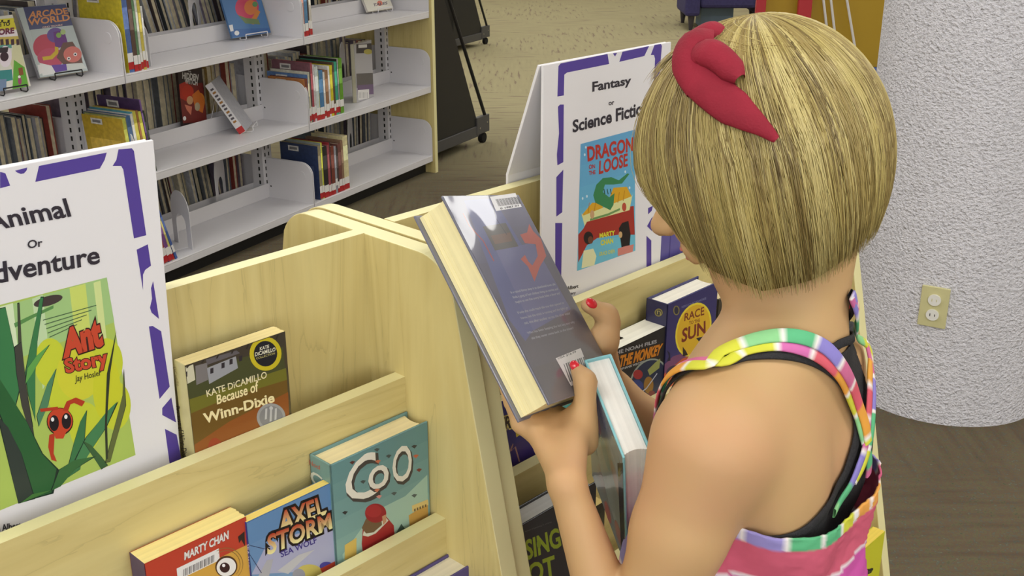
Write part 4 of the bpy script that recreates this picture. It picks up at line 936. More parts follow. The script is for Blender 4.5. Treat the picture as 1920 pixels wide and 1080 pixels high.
for pa, pb in ((1544, 1551), (1558, 1565), (1588, 1604)):
    q1 = onplane(pa, 0, np.array([0, ym - .06, 0]), np.array([0, 1.0, 0])); q2 = onplane(pb, 95 if pa > 1580 else 60, np.array([0, ym - .06, 0]), np.array([0, 1.0, 0]))
    d_ = (q1 - q2); MB().tube([np.array([q2[0] - xl, -.06, q2[2]]) - d_ * .6, np.array([q1[0] - xl, -.06, q1[2]]) + d_ * .6], .009, 8).build('rod', WHITE, pp)
# ceiling fittings over the lamps
DIFF = bpy.data.materials.new('lamp_diffuser'); DIFF.use_nodes = True
nb_ = DIFF.node_tree; nb_.nodes.remove(nb_.nodes['Principled BSDF']); em = nb_.nodes.new('ShaderNodeEmission'); em.inputs[0].default_value = (1, .97, .9, 1); em.inputs[1].default_value = 4
nb_.links.new(em.outputs[0], nb_.nodes['Material Output'].inputs[0])
f0 = None
for (x, y) in LIGHTS:
    f_ = thing('ceiling_light', 'recessed ceiling light panel', 'ceiling light', Matrix.Translation((x, y, CEIL)), 'ceiling light panels')
    if f0 is None:
        MB().box((-.6, -.3, -.03), (.6, .3, -.02)).build('diffuser', DIFF, f_)
        g = MB()
        g.box((-.63, -.33, -.04), (.63, -.3, 0)); g.box((-.63, .3, -.04), (.63, .33, 0)); g.box((-.63, -.3, -.04), (-.6, .3, 0)); g.box((.6, -.3, -.04), (.63, .3, 0))
        g.build('trim_frame', WHITE, f_); f0 = f_
    else:
        for ch_ in f0.children:
            c_ = ch_.copy(); scene.collection.objects.link(c_); c_.parent = f_
# ================================================================= BOOKS IN THE GIRL'S HANDS
GX, GY, GZ = (np.array(a) for a in ((.500, .834, -.233), (-.452, .481, .751), (.739, -.270, .617)))
GX /= np.linalg.norm(GX); GY -= GX * (GX @ GY); GY /= np.linalg.norm(GY); GZ = np.cross(GX, GY)
GO = np.array([-.070, 1.082, 1.137])
GS = .93; GO = CAMP + (GO - CAMP) * GS
def gb(x, y, z): return GO + (GX * x + GY * y + GZ * z) * GS
gbk = fbook('grey laminated library hardcover held open side up in her hands', GO, GX, GY, GZ, .155 * GS, .235 * GS, .042 * GS, (104, 104, 118), spine_left=False, pages=(232, 220, 170), edge_col=None)
P = Print(GO - GY * .235 * GS, GX, GY)
P.grad([(0.001, .217), (.143, .217), (.143, .001), (.001, .001)], (100, 100, 124), (96, 94, 100), px=False)
P.poly([(870, 376), (925, 372), (1040, 560), (985, 640), (955, 600)], (96, 100, 138)); P.poly([(930, 470), (1000, 455), (1070, 580), (1000, 620)], (104, 106, 142))
P.poly([(975, 440), (988, 436), (992, 420), (1000, 434), (1014, 448), (1024, 480), (1012, 500), (1002, 528), (990, 500), (976, 486), (984, 478), (990, 490), (998, 498), (1008, 480), (1004, 458), (984, 456)], (170, 96, 92))
P.line([(868, 400), (880, 424), (906, 452), (926, 490)], .002, (150, 88, 88)); P.poly([(905, 425), (948, 418), (972, 462), (928, 470)], (92, 90, 92)); P.poly([(920, 442), (956, 436), (960, 452), (928, 458)], (110, 92, 88))
P.line([(920, 366), (930, 410), (950, 440)], .0012, (70, 70, 84))
def gt(y, x0, x1, n, hgt=4):
    for i in range(n): pass
lines = [('In a ruined library deep in an abandoned town, she', 959, 552, 1042, 536), ('finds a gang of lost children living on stories and', 963, 561, 1047, 545), ('begins to see that every book hides a door and', 968, 570, 1050, 553),
         ('If only she could reach the one that opened to', 972, 590, 1058, 571), ('home, but the clock is running and the lights go', 978, 600, 1066, 580), ('out, one after another across the silver water', 984, 609, 1070, 590),
         ('Who has been keeping the last key and why', 990, 628, 1078, 607), ('did they never come back to the tower?', 998, 638, 1076, 618)]
for s_, xa_, ya_, xb_, yb_ in lines:
    P.text(s_, [(xa_, ya_), (xb_, yb_), (xb_ - 2, yb_ - 5.5), (xa_ - 3, ya_ - 5.5)], (160, 160, 172), .015)
P.poly([(918, 369), (966, 362), (978, 388), (930, 396)], (222, 222, 226))
for i in range(24): x = 928 + 1.8 * i; P.poly([(x, 374 - .12 * (x - 928)), (x + 1.1, 374 - .12 * (x - 928)), (x + 7.4, 387 - .12 * (x - 928)), (x + 6.2, 387 - .12 * (x - 928))], (70, 70, 76) if i % 3 else (150, 150, 154))
P.text('0 1987 01', [(938, 393), (972, 387), (971, 384), (937, 390)], (70, 70, 76), .02)
P.poly([(1041, 672), (1088, 653), (1112, 712), (1070, 724)], (214, 212, 214))
for i in range(11): x = 1056 + 3.6 * i; P.poly([(x, 683 - .36 * (x - 1056)), (x + (2.4 if i % 3 else 1), 682 - .36 * (x - 1056)), (x + 14, 716 - .36 * (x - 1056)), (x + 12, 717 - .36 * (x - 1056))], (110, 110, 114))
P.text('USA $16.99', [(1046, 675), (1080, 662), (1079, 658), (1045, 671)], (110, 110, 114), .02)
LAM = print_mat('clear_jacket_over_print', .22, .5, coat=.6)
t_, N_, L_2, B_ = nt(LAM); no_ = N_.new('ShaderNodeTexNoise'); no_.inputs['Scale'].default_value = 16; no_.inputs['Detail'].default_value = 1
tc_ = N_.new('ShaderNodeTexCoord'); L_2.new(tc_.outputs['Object'], no_.inputs['Vector']); bm_ = N_.new('ShaderNodeBump'); bm_.inputs['Strength'].default_value = .5; bm_.inputs['Distance'].default_value = .0025
L_2.new(no_.outputs['Fac'], bm_.inputs['Height']); L_2.new(bm_.outputs[0], B_.inputs['Normal']); L_2.new(bm_.outputs[0], B_.inputs['Coat Normal'])
P.build('cover_print', gbk, LAM)
for ch_ in gbk.children:
    if ch_.name.startswith('cover') and 'print' not in ch_.name: ch_.data.materials[0] = LAM
TX, TY, TZ = (np.array(a) for a in ((.232, -.903, -.362), (-.091, -.391, .916), (-.968, -.18, -.173)))
TX /= np.linalg.norm(TX); TY -= TX * (TX @ TY); TY /= np.linalg.norm(TY); TZ = np.cross(TX, TY)
TS = .885; TO = CAMP + (np.array([.079, 1.12, .939]) - CAMP) * TS
tbk = fbook('hardcover with pale teal board edges tucked upright in the crook of her arm', TO, TX, TY, TZ, .14 * TS, .21 * TS, .031 * TS, (140, 200, 208), spine_left=True, pages=(238, 236, 230))
P = Print(TO - TY * .21 * TS, TX, TY)
P.poly([(.001, .001), (.123, .001), (.123, .185), (.001, .185)], (158, 168, 168), px=False)
P.poly([(1096, 720), (1104, 710), (1165, 900), (1170, 1040), (1130, 900)], (176, 184, 184))
for i, (x, y, c, a) in enumerate(((1108, 740, (200, 140, 126), 20), (1120, 790, (196, 160, 148), 26), (1135, 850, (150, 176, 186), 34), (1128, 900, (170, 160, 160), 30), (1140, 960, (206, 120, 110), 22), (1155, 900, (190, 170, 160), 40), (1160, 1000, (196, 140, 130), 26), (1112, 830, (120, 140, 150), 24))): P.disc((x, y), 4, c, a, rot=-14)
P.poly([(1158, 868), (1168, 868), (1172, 1060), (1166, 1060)], (62, 56, 56)); P.disc((1162, 890), 3, (150, 140, 80), 14); P.build('cover_print', tbk, LAM)
# ================================================================= THE GIRL
NB = np.array([.236, .930]); BA = math.radians(37)
U2 = np.array([math.sin(BA), math.cos(BA), 0]); V2 = np.array([U2[1], -U2[0], 0])
def bp(r, f, z): return np.array([NB[0] + r * U2[0] - f * V2[0], NB[1] + r * U2[1] - f * V2[1], z])
VOX = .0035
GLO = np.array([-.14, .60, -.01]); GHI = np.array([.52, 1.30, 1.36])
DIM = np.ceil((GHI - GLO) / VOX).astype(int) + 1
gx, gy, gz = (GLO[i] + VOX * np.arange(DIM[i]) for i in range(3))
F = np.full(DIM, .12, np.float32)
def smin(a, b, k):
    if k <= 0: return np.minimum(a, b)
    h = np.maximum(k - np.abs(a - b), 0) / k; return np.minimum(a, b) - h * h * k * .25
def apply(fn, lo, hi, k, mode='add', FF=None):
    FF = F if FF is None else FF
    m = max(.05, k * 1.2); i0 = np.maximum(((np.array(lo) - m - GLO) / VOX).astype(int), 0); i1 = np.minimum(((np.array(hi) + m - GLO) / VOX).astype(int) + 2, DIM)
    if (i1 <= i0).any(): return
    X = gx[i0[0]:i1[0], None, None]; Y = gy[None, i0[1]:i1[1], None]; Zz = gz[None, None, i0[2]:i1[2]]
    d = fn(X, Y, Zz).astype(np.float32); s_ = FF[i0[0]:i1[0], i0[1]:i1[1], i0[2]:i1[2]]
    if mode == 'add': s_[...] = smin(s_, d, k)
    else: s_[...] = -smin(-s_, d, k)
def cap(a, b, ra, rb=None, k=.015, mode='add', FF=None):
    a, b = np.array(a, float), np.array(b, float); rb = ra if rb is None else rb; ab = b - a; L2 = ab @ ab + 1e-9
    def fn(X, Y, Zz):
        t = np.clip(((X - a[0]) * ab[0] + (Y - a[1]) * ab[1] + (Zz - a[2]) * ab[2]) / L2, 0, 1)
        return np.sqrt((X - a[0] - ab[0] * t) ** 2 + (Y - a[1] - ab[1] * t) ** 2 + (Zz - a[2] - ab[2] * t) ** 2) - (ra + (rb - ra) * t)
    r = max(ra, rb); apply(fn, np.minimum(a, b) - r, np.maximum(a, b) + r, k, mode, FF)
def ell(c, rad, axes, k=.02, mode='add', FF=None):
    c = np.array(c, float); rad = np.array(rad, float); A = [np.array(v_, float) for v_ in axes]; R = rad.max()
    def fn(X, Y, Zz):
        q = [((X - c[0]) * a[0] + (Y - c[1]) * a[1] + (Zz - c[2]) * a[2]) for a in A]
        k0 = np.sqrt(sum((q[i] / rad[i]) ** 2 for i in range(3))); k1 = np.sqrt(sum((q[i] / rad[i] ** 2) ** 2 for i in range(3))) + 1e-9
        return k0 * (k0 - 1) / k1
    apply(fn, c - R, c + R, k, mode, FF)
BR, BF, BU = U2, -V2, Z
ax = (BR, BF, BU)
# torso, neck, legs
ell(bp(-.002, .014, .905), (.110, .075, .165), ax); ell(bp(0, .012, .73), (.105, .085, .15), ax, .06); ell(bp(0, -.005, .605), (.122, .1, .12), ax, .06)
cap(np.array([.175, .842, .985]), bp(.092, .008, .982), .046, k=.05)
for s_ in (-1, 1):
    ell(bp(.055 * s_, -.052, .925), (.045, .026, .06), ax, .04)
    cap(bp(0, -.008, 1.045), bp(.085 * s_, -.004, 1.0), .03, .036, k=.05)
    cap(bp(.062 * s_, 0, .56), bp(.066 * s_, .0, .36), .068, .05, k=.04); cap(bp(.066 * s_, 0, .36), bp(.066 * s_, -.012, .075), .045, .029, k=.02)
    cap(bp(.066 * s_, -.01, .07), bp(.066 * s_, -.015, .04), .03, .032, k=.02); cap(bp(.066 * s_, -.02, .032), bp(.072 * s_, .10, .026), .03, .024, k=.02)
# head frame
FH = np.array([-.845, .33, -.42]); FH /= np.linalg.norm(FH)
UH = np.array([-.40, .10, .91]); UH -= FH * (UH @ FH); UH /= np.linalg.norm(UH); RH = np.cross(FH, UH)
HC = np.array([.217, .963, 1.209])
def hp(f, r, u_): return HC + FH * f + RH * r + UH * u_
hax = (FH, RH, UH)
ell(hp(-.006, 0, .018), (.088, .072, .085), hax, .02)
ell(hp(.024, 0, -.034), (.060, .056, .070), hax, .04)
cap(hp(.050, 0, -.097), hp(.054, 0, -.097), .020, k=.035)                     # chin
for s_ in (-1, 1):
    cap(hp(-.02, .048 * s_, -.045), hp(.044, .02 * s_, -.094), .019, .017, k=.03)     # jaw
    ell(hp(.062, .034 * s_, -.034), (.020, .024, .020), hax, .03)                     # cheek
    ell(hp(.083, .030 * s_, -.002), (.014, .019, .012), hax, .015, 'sub')             # eye socket
    ell(hp(-.006, .073 * s_, -.012), (.014, .006, .024), hax, .006)                    # ear
    cap(hp(.088, .012 * s_, .014), hp(.078, .045 * s_, .018), .006, .005, k=.012)     # brow
cap(hp(.082, 0, .005), hp(.105, 0, -.030), .006, .0095, k=.014); ell(hp(.108, 0, -.034), (.0105, .0105, .009), hax, .008)
for s_ in (-1, 1): ell(hp(.098, .0095 * s_, -.037), (.009, .007, .0065), hax, .006)
cap(hp(.088, -.014, -.060), hp(.088, .014, -.060), .0062, k=.008); cap(hp(.092, -.006, -.0565), hp(.092, .006, -.0565), .006, k=.006); cap(hp(.086, -.011, -.070), hp(.086, .011, -.070), .0068, k=.008)
cap(bp(0.006, -.010, .99), HC - FH * .026 - UH * .062, .046, .044, k=.025)
cap(bp(0.010, .0, .99), hp(-.028, 0, -.07), .028, .030, k=.015)
# arms
FTO = F.copy()
SL, SR = np.array([.164, .831, .99]), bp(.105, .022, .985)
EL = CAMP + ray(1182, 1275) * 1.0; ER = np.array([.275, 1.09, .775])
WL = CAMP + ray(1062, 905) * .985; WR = np.array([.112, 1.135, .895])
cap(SL, SL + (EL - SL) * .35, .046, .0405, k=.024); cap(SL + (EL - SL) * .35, EL, .0405, .031, k=.012)
cap(EL, EL + (WL - EL) * .35, .030, .0260, k=.006); cap(EL + (WL - EL) * .35, WL, .0260, .0160, k=.004)
cap(SR, ER, .045, .034, k=.045); cap(ER, ER + (WR - ER) * .4, .033, .029, k=.03); cap(ER + (WR - ER) * .4, WR, .029, .0185, k=.02)
def finger(pts, rs, k=.004):
    for i in range(len(pts) - 1): cap(pts[i], pts[i + 1], rs[i], rs[i + 1], k if i else .012)
# left hand: palm below the book's lower edge, thumb on the upper cover, fingers on the far cover
pw = gb(.062, -.258, -.020)
k1, k2, k3, k4 = (gb(x_, -.243, -.052) for x_ in (.088, .066, .044, .022))
for kk in (k1, k2, k3, k4): cap(WL, kk + (pw - kk) * .22, .0135, .0108, k=.003)
cap(WL, pw, .0165, .016, k=.008)
for kk, x_, L_f in ((k1, .090, .052), (k2, .067, .058), (k3, .044, .054), (k4, .022, .044)):
    finger([kk + (pw - kk) * .25, gb(x_, -.235, -.0535), gb(x_ + .002, -.235 + L_f * .55, -.0515), gb(x_ + .003, -.235 + L_f, -.0508)], [.0095, .0082, .0075, .0062])
tt = gb(*(np.array([((onplane(1088, 724, GO, GZ) - GO) @ GX), ((onplane(1088, 724, GO, GZ) - GO) @ GY), .0085])))
tb = WL + (pw - WL) * .55 + GX * .030
tm = gb((tt - GO) @ GX - .002, (tt - GO) @ GY - .030, .014)
finger([tb, tm, tt], [.0130, .0100, .0070], .008)
THL = tt
# right hand: thumb over the right edge, fingers behind
rt = onplane(1103, 572, GO + GZ * .012, GZ); rk = CAMP + ray(1136, 590) * np.linalg.norm(onplane(1136, 590, GO + GZ * .016, GZ) - CAMP) / np.linalg.norm(ray(1136, 590))
rb = gb(.165, -.160, -.012); kn = CAMP + ray(1132, 640) * (np.linalg.norm(rb - CAMP) / np.linalg.norm(ray(1132, 640)))
finger([kn, CAMP + ray(1141, 607) * (np.linalg.norm(rb - CAMP) / np.linalg.norm(ray(1141, 607))) , rk + GX * .002, rt], [.0130, .0112, .0102, .0082], .008)
pr_ = gb(.172, -.185, -.038)
cap(WR, pr_, .0195, .018, k=.02); cap(WR, kn, .015, .0125, k=.01); cap(kn, pr_, .0125, .014, k=.01)
for i_, (y0_, L_f) in enumerate(((-.135, .050), (-.153, .056), (-.171, .054), (-.189, .044))):
    finger([pr_ + (gb(.166, y0_, -.045) - pr_) * .6, gb(.166, y0_, -.050), gb(.166 - L_f * .5, y0_ + .004, -.0515), gb(.166 - L_f, y0_ + .008, -.0505)], [.0105, .0082, .0075, .0062])
def surface_nets(FF, iso=0.0):
    f_ = FF - iso; s_ = f_ < 0
    c = np.zeros(np.array(f_.shape) - 1, np.int8)
    for dx in (0, 1):
        for dy in (0, 1):
            for dz in (0, 1): c += s_[dx:s_.shape[0] - 1 + dx, dy:s_.shape[1] - 1 + dy, dz:s_.shape[2] - 1 + dz]
    act = (c > 0) & (c < 8); idx = np.argwhere(act); num = -np.ones(act.shape, np.int32); num[act] = np.arange(len(idx))
    acc = np.zeros((len(idx), 3)); cnt = np.zeros(len(idx)); co = [np.array((a, b_, d_)) for a in (0, 1) for b_ in (0, 1) for d_ in (0, 1)]
    val = [f_[tuple((idx + o_).T)] for o_ in co]
    for i_ in range(8):
        for j_ in range(i_ + 1, 8):
            if np.abs(co[i_] - co[j_]).sum() != 1: continue
            a, b_ = val[i_], val[j_]; m = (a < 0) != (b_ < 0); t_ = np.where(m, a / np.where(a - b_ == 0, 1, a - b_), 0)
            p_ = co[i_] + (co[j_] - co[i_]) * t_[:, None]; acc[m] += p_[m]; cnt[m] += 1
    V_ = (idx + acc / cnt[:, None]) * VOX + GLO; fc = []
    for axn in range(3):
        o1, o2 = [(1, 2), (2, 0), (0, 1)][axn]
        sl0 = [slice(None)] * 3; sl1 = [slice(None)] * 3; sl0[axn] = slice(0, -1); sl1[axn] = slice(1, None)
        a = s_[tuple(sl0)]; b_ = s_[tuple(sl1)]; e = np.argwhere(a != b_); ok = (e[:, o1] > 0) & (e[:, o2] > 0) & (e[:, o1] < f_.shape[o1] - 1) & (e[:, o2] < f_.shape[o2] - 1); e = e[ok]
        u1 = np.zeros(3, int); u1[o1] = 1; u2 = np.zeros(3, int); u2[o2] = 1
        q = np.stack([num[tuple((e - u1 - u2).T)], num[tuple((e - u2).T)], num[tuple(e.T)], num[tuple((e - u1).T)]], 1)
        ins = a[tuple(e.T)]; q[~ins] = q[~ins][:, ::-1]; fc.append(q)
    Q = np.concatenate(fc); return V_, Q[(Q >= 0).all(1)]
def npmesh(name, V_, Q, m, parent=None, smooth=True, cols_=None):
    me = bpy.data.meshes.new(name); me.vertices.add(len(V_)); me.vertices.foreach_set('co', np.asarray(V_, np.float32).ravel())
    k = Q.shape[1]; me.loops.add(Q.size); me.loops.foreach_set('vertex_index', Q.astype(np.int32).ravel()); me.polygons.add(len(Q))
    me.polygons.foreach_set('loop_start', (np.arange(len(Q)) * k).astype(np.int32)); me.polygons.foreach_set('use_smooth', [smooth] * len(Q))
    me.update(calc_edges=True); me.validate(); me.materials.append(m)
    if cols_ is not None:
        ca = me.color_attributes.new('Col', 'FLOAT_COLOR', 'POINT'); ca.data.foreach_set('color', np.concatenate([cols_, np.ones((len(V_), 1))], 1).astype(np.float32).ravel())
    o = bpy.data.objects.new(name, me); scene.collection.objects.link(o)
    if parent: o.parent = parent; o.matrix_parent_inverse = parent.matrix_world.inverted()
    return o
def relax(V_, Q, n=1, w=.5):
    for _ in range(n):
        acc = np.zeros_like(V_); cnt = np.zeros(len(V_))
        for a, b_ in ((0, 1), (1, 2), (2, 3), (3, 0)):
            for i_, j_ in ((a, b_), (b_, a)): np.add.at(acc, Q[:, i_], V_[Q[:, j_]]); np.add.at(cnt, Q[:, i_], 1)
        V_ = V_ + w * (acc / np.maximum(cnt, 1)[:, None] - V_)
    return V_
girl = thing('person', 'girl with blonde bob and red headband reading a book at the rack', 'person', Matrix.Translation((NB[0], NB[1], 0)))
SKIN = mat('skin', (206, 166, 118), .55, .3); t_, N_, L_2, B_ = nt(SKIN)
B_.inputs['Subsurface Weight'].default_value = .12; B_.inputs['Subsurface Radius'].default_value = (.012, .005, .003); B_.inputs['Subsurface Scale'].default_value = .5
no_ = N_.new('ShaderNodeTexNoise'); no_.inputs['Scale'].default_value = 9; no_.inputs['Detail'].default_value = 3; tc_ = N_.new('ShaderNodeTexCoord'); L_2.new(tc_.outputs['Object'], no_.inputs['Vector'])
cr_ = N_.new('ShaderNodeValToRGB'); cr_.color_ramp.elements[0].position = .35; cr_.color_ramp.elements[1].position = .68; cr_.color_ramp.elements[0].color = (*lin((192, 157, 110)), 1); cr_.color_ramp.elements[1].color = (*lin((197, 153, 113)), 1)
L_2.new(no_.outputs['Fac'], cr_.inputs['Fac']); L_2.new(cr_.outputs['Color'], B_.inputs['Base Color'])
V_, Q_ = surface_nets(F); V_ = relax(V_, Q_, 2, .5)
npmesh('body', V_, Q_, SKIN, girl)
# sampling of the body field, for everything that is worn
def samp(p, FF=None):
    FF = F if FF is None else FF
    q = (np.atleast_2d(p) - GLO) / VOX; q = np.clip(q, 0, DIM - 1.001); i = q.astype(int); t_ = q - i; r = 0
    for a in (0, 1):
        for b_ in (0, 1):
            for c in (0, 1):
                r = r + FF[i[:, 0] + a, i[:, 1] + b_, i[:, 2] + c] * (t_[:, 0] if a else 1 - t_[:, 0]) * (t_[:, 1] if b_ else 1 - t_[:, 1]) * (t_[:, 2] if c else 1 - t_[:, 2])
    return r
def gradF(p, FF=None):
    e = .004; return np.array([(samp(p + np.eye(3)[k] * e, FF) - samp(p - np.eye(3)[k] * e, FF))[0] for k in range(3)]) / (2 * e)
def hit(px, py, off=0.0, FF=None, t0=.6, t1=1.6):
    r = ray(px, py); ts = np.arange(t0, t1, .003); P_ = CAMP + r * ts[:, None]
    ins = ((P_ > GLO) & (P_ < GHI)).all(1); d = np.where(ins, samp(P_, FF), 1) - off
    j = np.argmax(d < 0)
    if d[j] >= 0: j = np.argmin(d); return P_[j]
    a, b_ = max(j - 1, 0), j; t_ = d[a] / (d[a] - d[b_] + 1e-9) if a != b_ else 0
    return P_[a] + (P_[b_] - P_[a]) * t_
def spline(pts, n):
    P_ = np.array(pts, float); d = np.r_[0, np.cumsum(np.linalg.norm(np.diff(P_, axis=0), axis=1))]; t_ = np.linspace(0, d[-1], n)
    k = np.clip(np.searchsorted(d, t_, side='right') - 1, 0, len(P_) - 2); s_ = ((t_ - d[k]) / (d[k + 1] - d[k]))[:, None]
    p0 = P_[np.maximum(k - 1, 0)]; p1 = P_[k]; p2 = P_[k + 1]; p3 = P_[np.minimum(k + 2, len(P_) - 1)]
    return .5 * ((2 * p1) + (-p0 + p2) * s_ + (2 * p0 - 5 * p1 + 4 * p2 - p3) * s_ ** 2 + (-p0 + 3 * p1 - 3 * p2 + p3) * s_ ** 3)
def ribbon(name, C_, Nn, width, th, m, parent, cols_=None, n_w=3, smooth=True):
    """closed band following centres C_ with surface normals Nn"""
    C_ = np.array(C_); Nn = np.array(Nn); T_ = np.gradient(C_, axis=0); T_ /= np.linalg.norm(T_, axis=1)[:, None]
    S_ = np.cross(T_, Nn); S_ /= np.linalg.norm(S_, axis=1)[:, None]; Nn = np.cross(S_, T_)
    w_ = np.broadcast_to(width, len(C_))[:, None]; prof = [(-.5, 0), (-.5, .6), (-.42, 1), (0, 1.15), (.42, 1), (.5, .6), (.5, 0)]; n = len(prof)
    V_ = np.concatenate([(C_ + S_ * w_ * a + Nn * th * b_)[:, None] for a, b_ in prof], 1).reshape(-1, 3); Qs = []
    for i in range(len(C_) - 1):
        for k in range(n): Qs.append((i * n + k, i * n + (k + 1) % n, (i + 1) * n + (k + 1) % n, (i + 1) * n + k))
    cc = None
    if cols_ is not None: cc = np.repeat(np.array(cols_), n, axis=0)
    return npmesh(name, V_, np.array(Qs), m, parent, smooth, cc)
def worn(pts_px, n=40, off=.003, pre=()):
    C_ = spline([np.array(p) for p in pre] + [hit(x, y, off) for x, y in pts_px], n); Nn = []
    for i in range(n):
        for _ in range(4): g = gradF(C_[i]); C_[i] -= g * (samp(C_[i])[0] - off) / (g @ g + 1e-9)
        g = gradF(C_[i]); Nn.append(g / np.linalg.norm(g))
    return C_, np.array(Nn)
FABRIC = print_mat('striped_cotton', .85, .15, jit=.05); BLK = noise_mat('black_stretch_cotton', (34, 33, 36), (42, 41, 44), nscale=300, rough=.8, bump=.3, bumpscale=700)
STR = [(196, 190, 60), (96, 180, 130), (140, 130, 200), (206, 110, 150), (214, 96, 110), (226, 160, 70), (206, 206, 70), (140, 200, 140)]
def striped(n, L_, seq, seg=.030, wh=.004, start=0.0):
    out_ = []
    for i in range(n):
        s_ = start + L_ * i / (n - 1); k = int(s_ // seg) % len(seq); out_.append(lin((232, 226, 222)) if (s_ % seg) < wh else lin(seq[k % len(seq)]))
    return out_
def strap(name, px, width, seq, off=.004, th=.0022, n=90, seg=.03, start=0, parent=None, pre=()):
    C_, Nn = worn(px, n, off, pre); dl = np.r_[0, np.cumsum(np.linalg.norm(np.diff(C_, axis=0), axis=1))]; L_ = dl[-1]
    if len(pre): start = start - dl[int(np.argmin(np.linalg.norm(C_ - hit(*px[0], off), axis=1)))]
    return ribbon(name, C_, Nn, width, th, FABRIC, parent or girl, striped(n, L_, seq, seg, start=start))
# camisole: shell over the torso cut to shape
FT = F - .0022
def inpoly(p, poly):
    x, y = p[:, 0], p[:, 1]; r = np.zeros(len(p), bool); n = len(poly)
    for i in range(n):
        (xa_, ya_), (xb_, yb_) = poly[i], poly[(i + 1) % n]; c = (ya_ > y) != (yb_ > y); xx = (xb_ - xa_) * (y - ya_) / (yb_ - ya_ + 1e-12) + xa_; r ^= c & (x < xx)
    return r
ARMH = [(1262, 724), (1300, 704), (1350, 680), (1400, 667), (1460, 663), (1515, 672), (1560, 696), (1586, 730), (1600, 768), (1606, 806), (1595, 856), (1576, 900), (1545, 958), (1500, 1000), (1448, 1013), (1425, 1012)]
NECK = [(1352, 668), (1400, 646), (1460, 634), (1520, 645), (1560, 652), (1585, 640), (1600, 612), (1604, 580), (1592, 548)]
CAMI = ARMH[:4][::1] + [(1400, 667)] + ARMH[4:] + [(1425, 1030), (1420, 1140), (1760, 1140), (1760, 560), (1600, 530)] + NECK[::-1][0:] + [(1300, 694)]
Vt, Qt = surface_nets(FTO - .0022); Vt = relax(Vt, Qt, 2, .5)
Vb, Qb = surface_nets(F - .0022); Vb = relax(Vb, Qb, 2, .5)
def part_mesh(name, Vx, Qx, keep, m, th=.0012):
    Qk = Qx[keep]; us = np.unique(Qk); mp_ = -np.ones(len(Vx), int); mp_[us] = np.arange(len(us))
    o = npmesh(name, Vx[us], mp_[Qk], m, girl); so = o.modifiers.new('solid', 'SOLIDIFY'); so.thickness = th; so.offset = -1; return o
cen = Vb[Qb].mean(1); rel = cen[:, :2] - NB; rr = rel @ U2[:2]; ff = -(rel @ V2[:2])
mir = cen.copy(); mir[:, :2] = NB + (-np.abs(rr))[:, None] * U2[:2] - ff[:, None] * V2[:2]
pj = proj(cen); pm = proj(mir)
keep = np.where(rr < .02, inpoly(pj, CAMI), inpoly(pm, CAMI) | (inpoly(pj, CAMI) & (rr < .07))) & (ff < .03)
keep |= (ff >= .0) & (cen[:, 2] < .965)
keep &= (cen[:, 2] > .70) & (samp(cen, FTO) < np.where(np.abs(rr) < .075, .035, .012)) & (cen[:, 2] < 1.05)
keep &= ~((ff >= .0) & (np.abs(rr) > .085) & (cen[:, 2] > .90))
def segd(P_, a, b_): ab = b_ - a; t_ = np.clip((P_ - a) @ ab / (ab @ ab), 0, 1); return np.linalg.norm(P_ - a - t_[:, None] * ab, axis=1)
keep &= ~((segd(cen, SL, EL) < .054) & (cen[:, 2] < .96)) & ~((segd(cen, SR, ER) < .054) & (cen[:, 2] < .96))
cami = part_mesh('camisole', Vb, Qb, keep, BLK)
for pth in (ARMH, NECK):
    C_, Nn = worn(pth[2:] if pth is ARMH else pth, 90, .002, [bp(-.062, .085, .935), bp(-.075, .06, .98)] if pth is ARMH else ())
    ribbon('camisole_trim', C_, Nn, .011 if pth is ARMH else .008, .0022, BLK, girl)
# dress straps
S1 = [(206, 206, 70), (206, 206, 70), (140, 200, 140), (96, 180, 130), (140, 130, 200), (206, 110, 150), (214, 96, 110), (226, 160, 70)]
S2 = [(206, 206, 70), (206, 206, 70), (206, 110, 170), (214, 96, 110), (226, 160, 70), (206, 206, 70), (140, 200, 140), (96, 180, 130), (206, 110, 150)]
strap('dress_strap', [(1316, 686), (1352, 660), (1400, 641), (1450, 630), (1500, 632), (1545, 650), (1578, 686), (1602, 735), (1618, 785), (1626, 830)], .0125, S1, off=.007, seg=.034, start=.03, pre=[bp(-.060, .085, .945), bp(-.066, .065, .985)])
strap('dress_strap', [(1345, 680), (1400, 657), (1455, 648), (1510, 658), (1554, 684), (1584, 724), (1604, 774), (1618, 822), (1628, 862), (1626, 890)], .0105, S2, off=.005, seg=.034, start=.02, pre=[bp(-.050, .085, .945), bp(-.058, .065, .985)])
strap('dress_strap', [(1597, 556), (1616, 596), (1626, 650), (1629, 710), (1627, 770), (1622, 830), (1610, 870), (1588, 918), (1562, 962)], .0095, [(96, 180, 130), (140, 200, 140), (206, 206, 70), (226, 160, 70), (214, 96, 110), (206, 110, 160), (140, 130, 200)], off=.006, seg=.036, start=0, pre=[bp(.055, .05, 1.0), bp(.062, .02, 1.025)])
strap('dress_strap', [(1622, 640), (1634, 700), (1636, 760), (1632, 815), (1618, 870), (1600, 905)], .0075, [(206, 110, 150), (140, 130, 200), (96, 180, 130), (206, 206, 70)], off=.006, seg=.034)
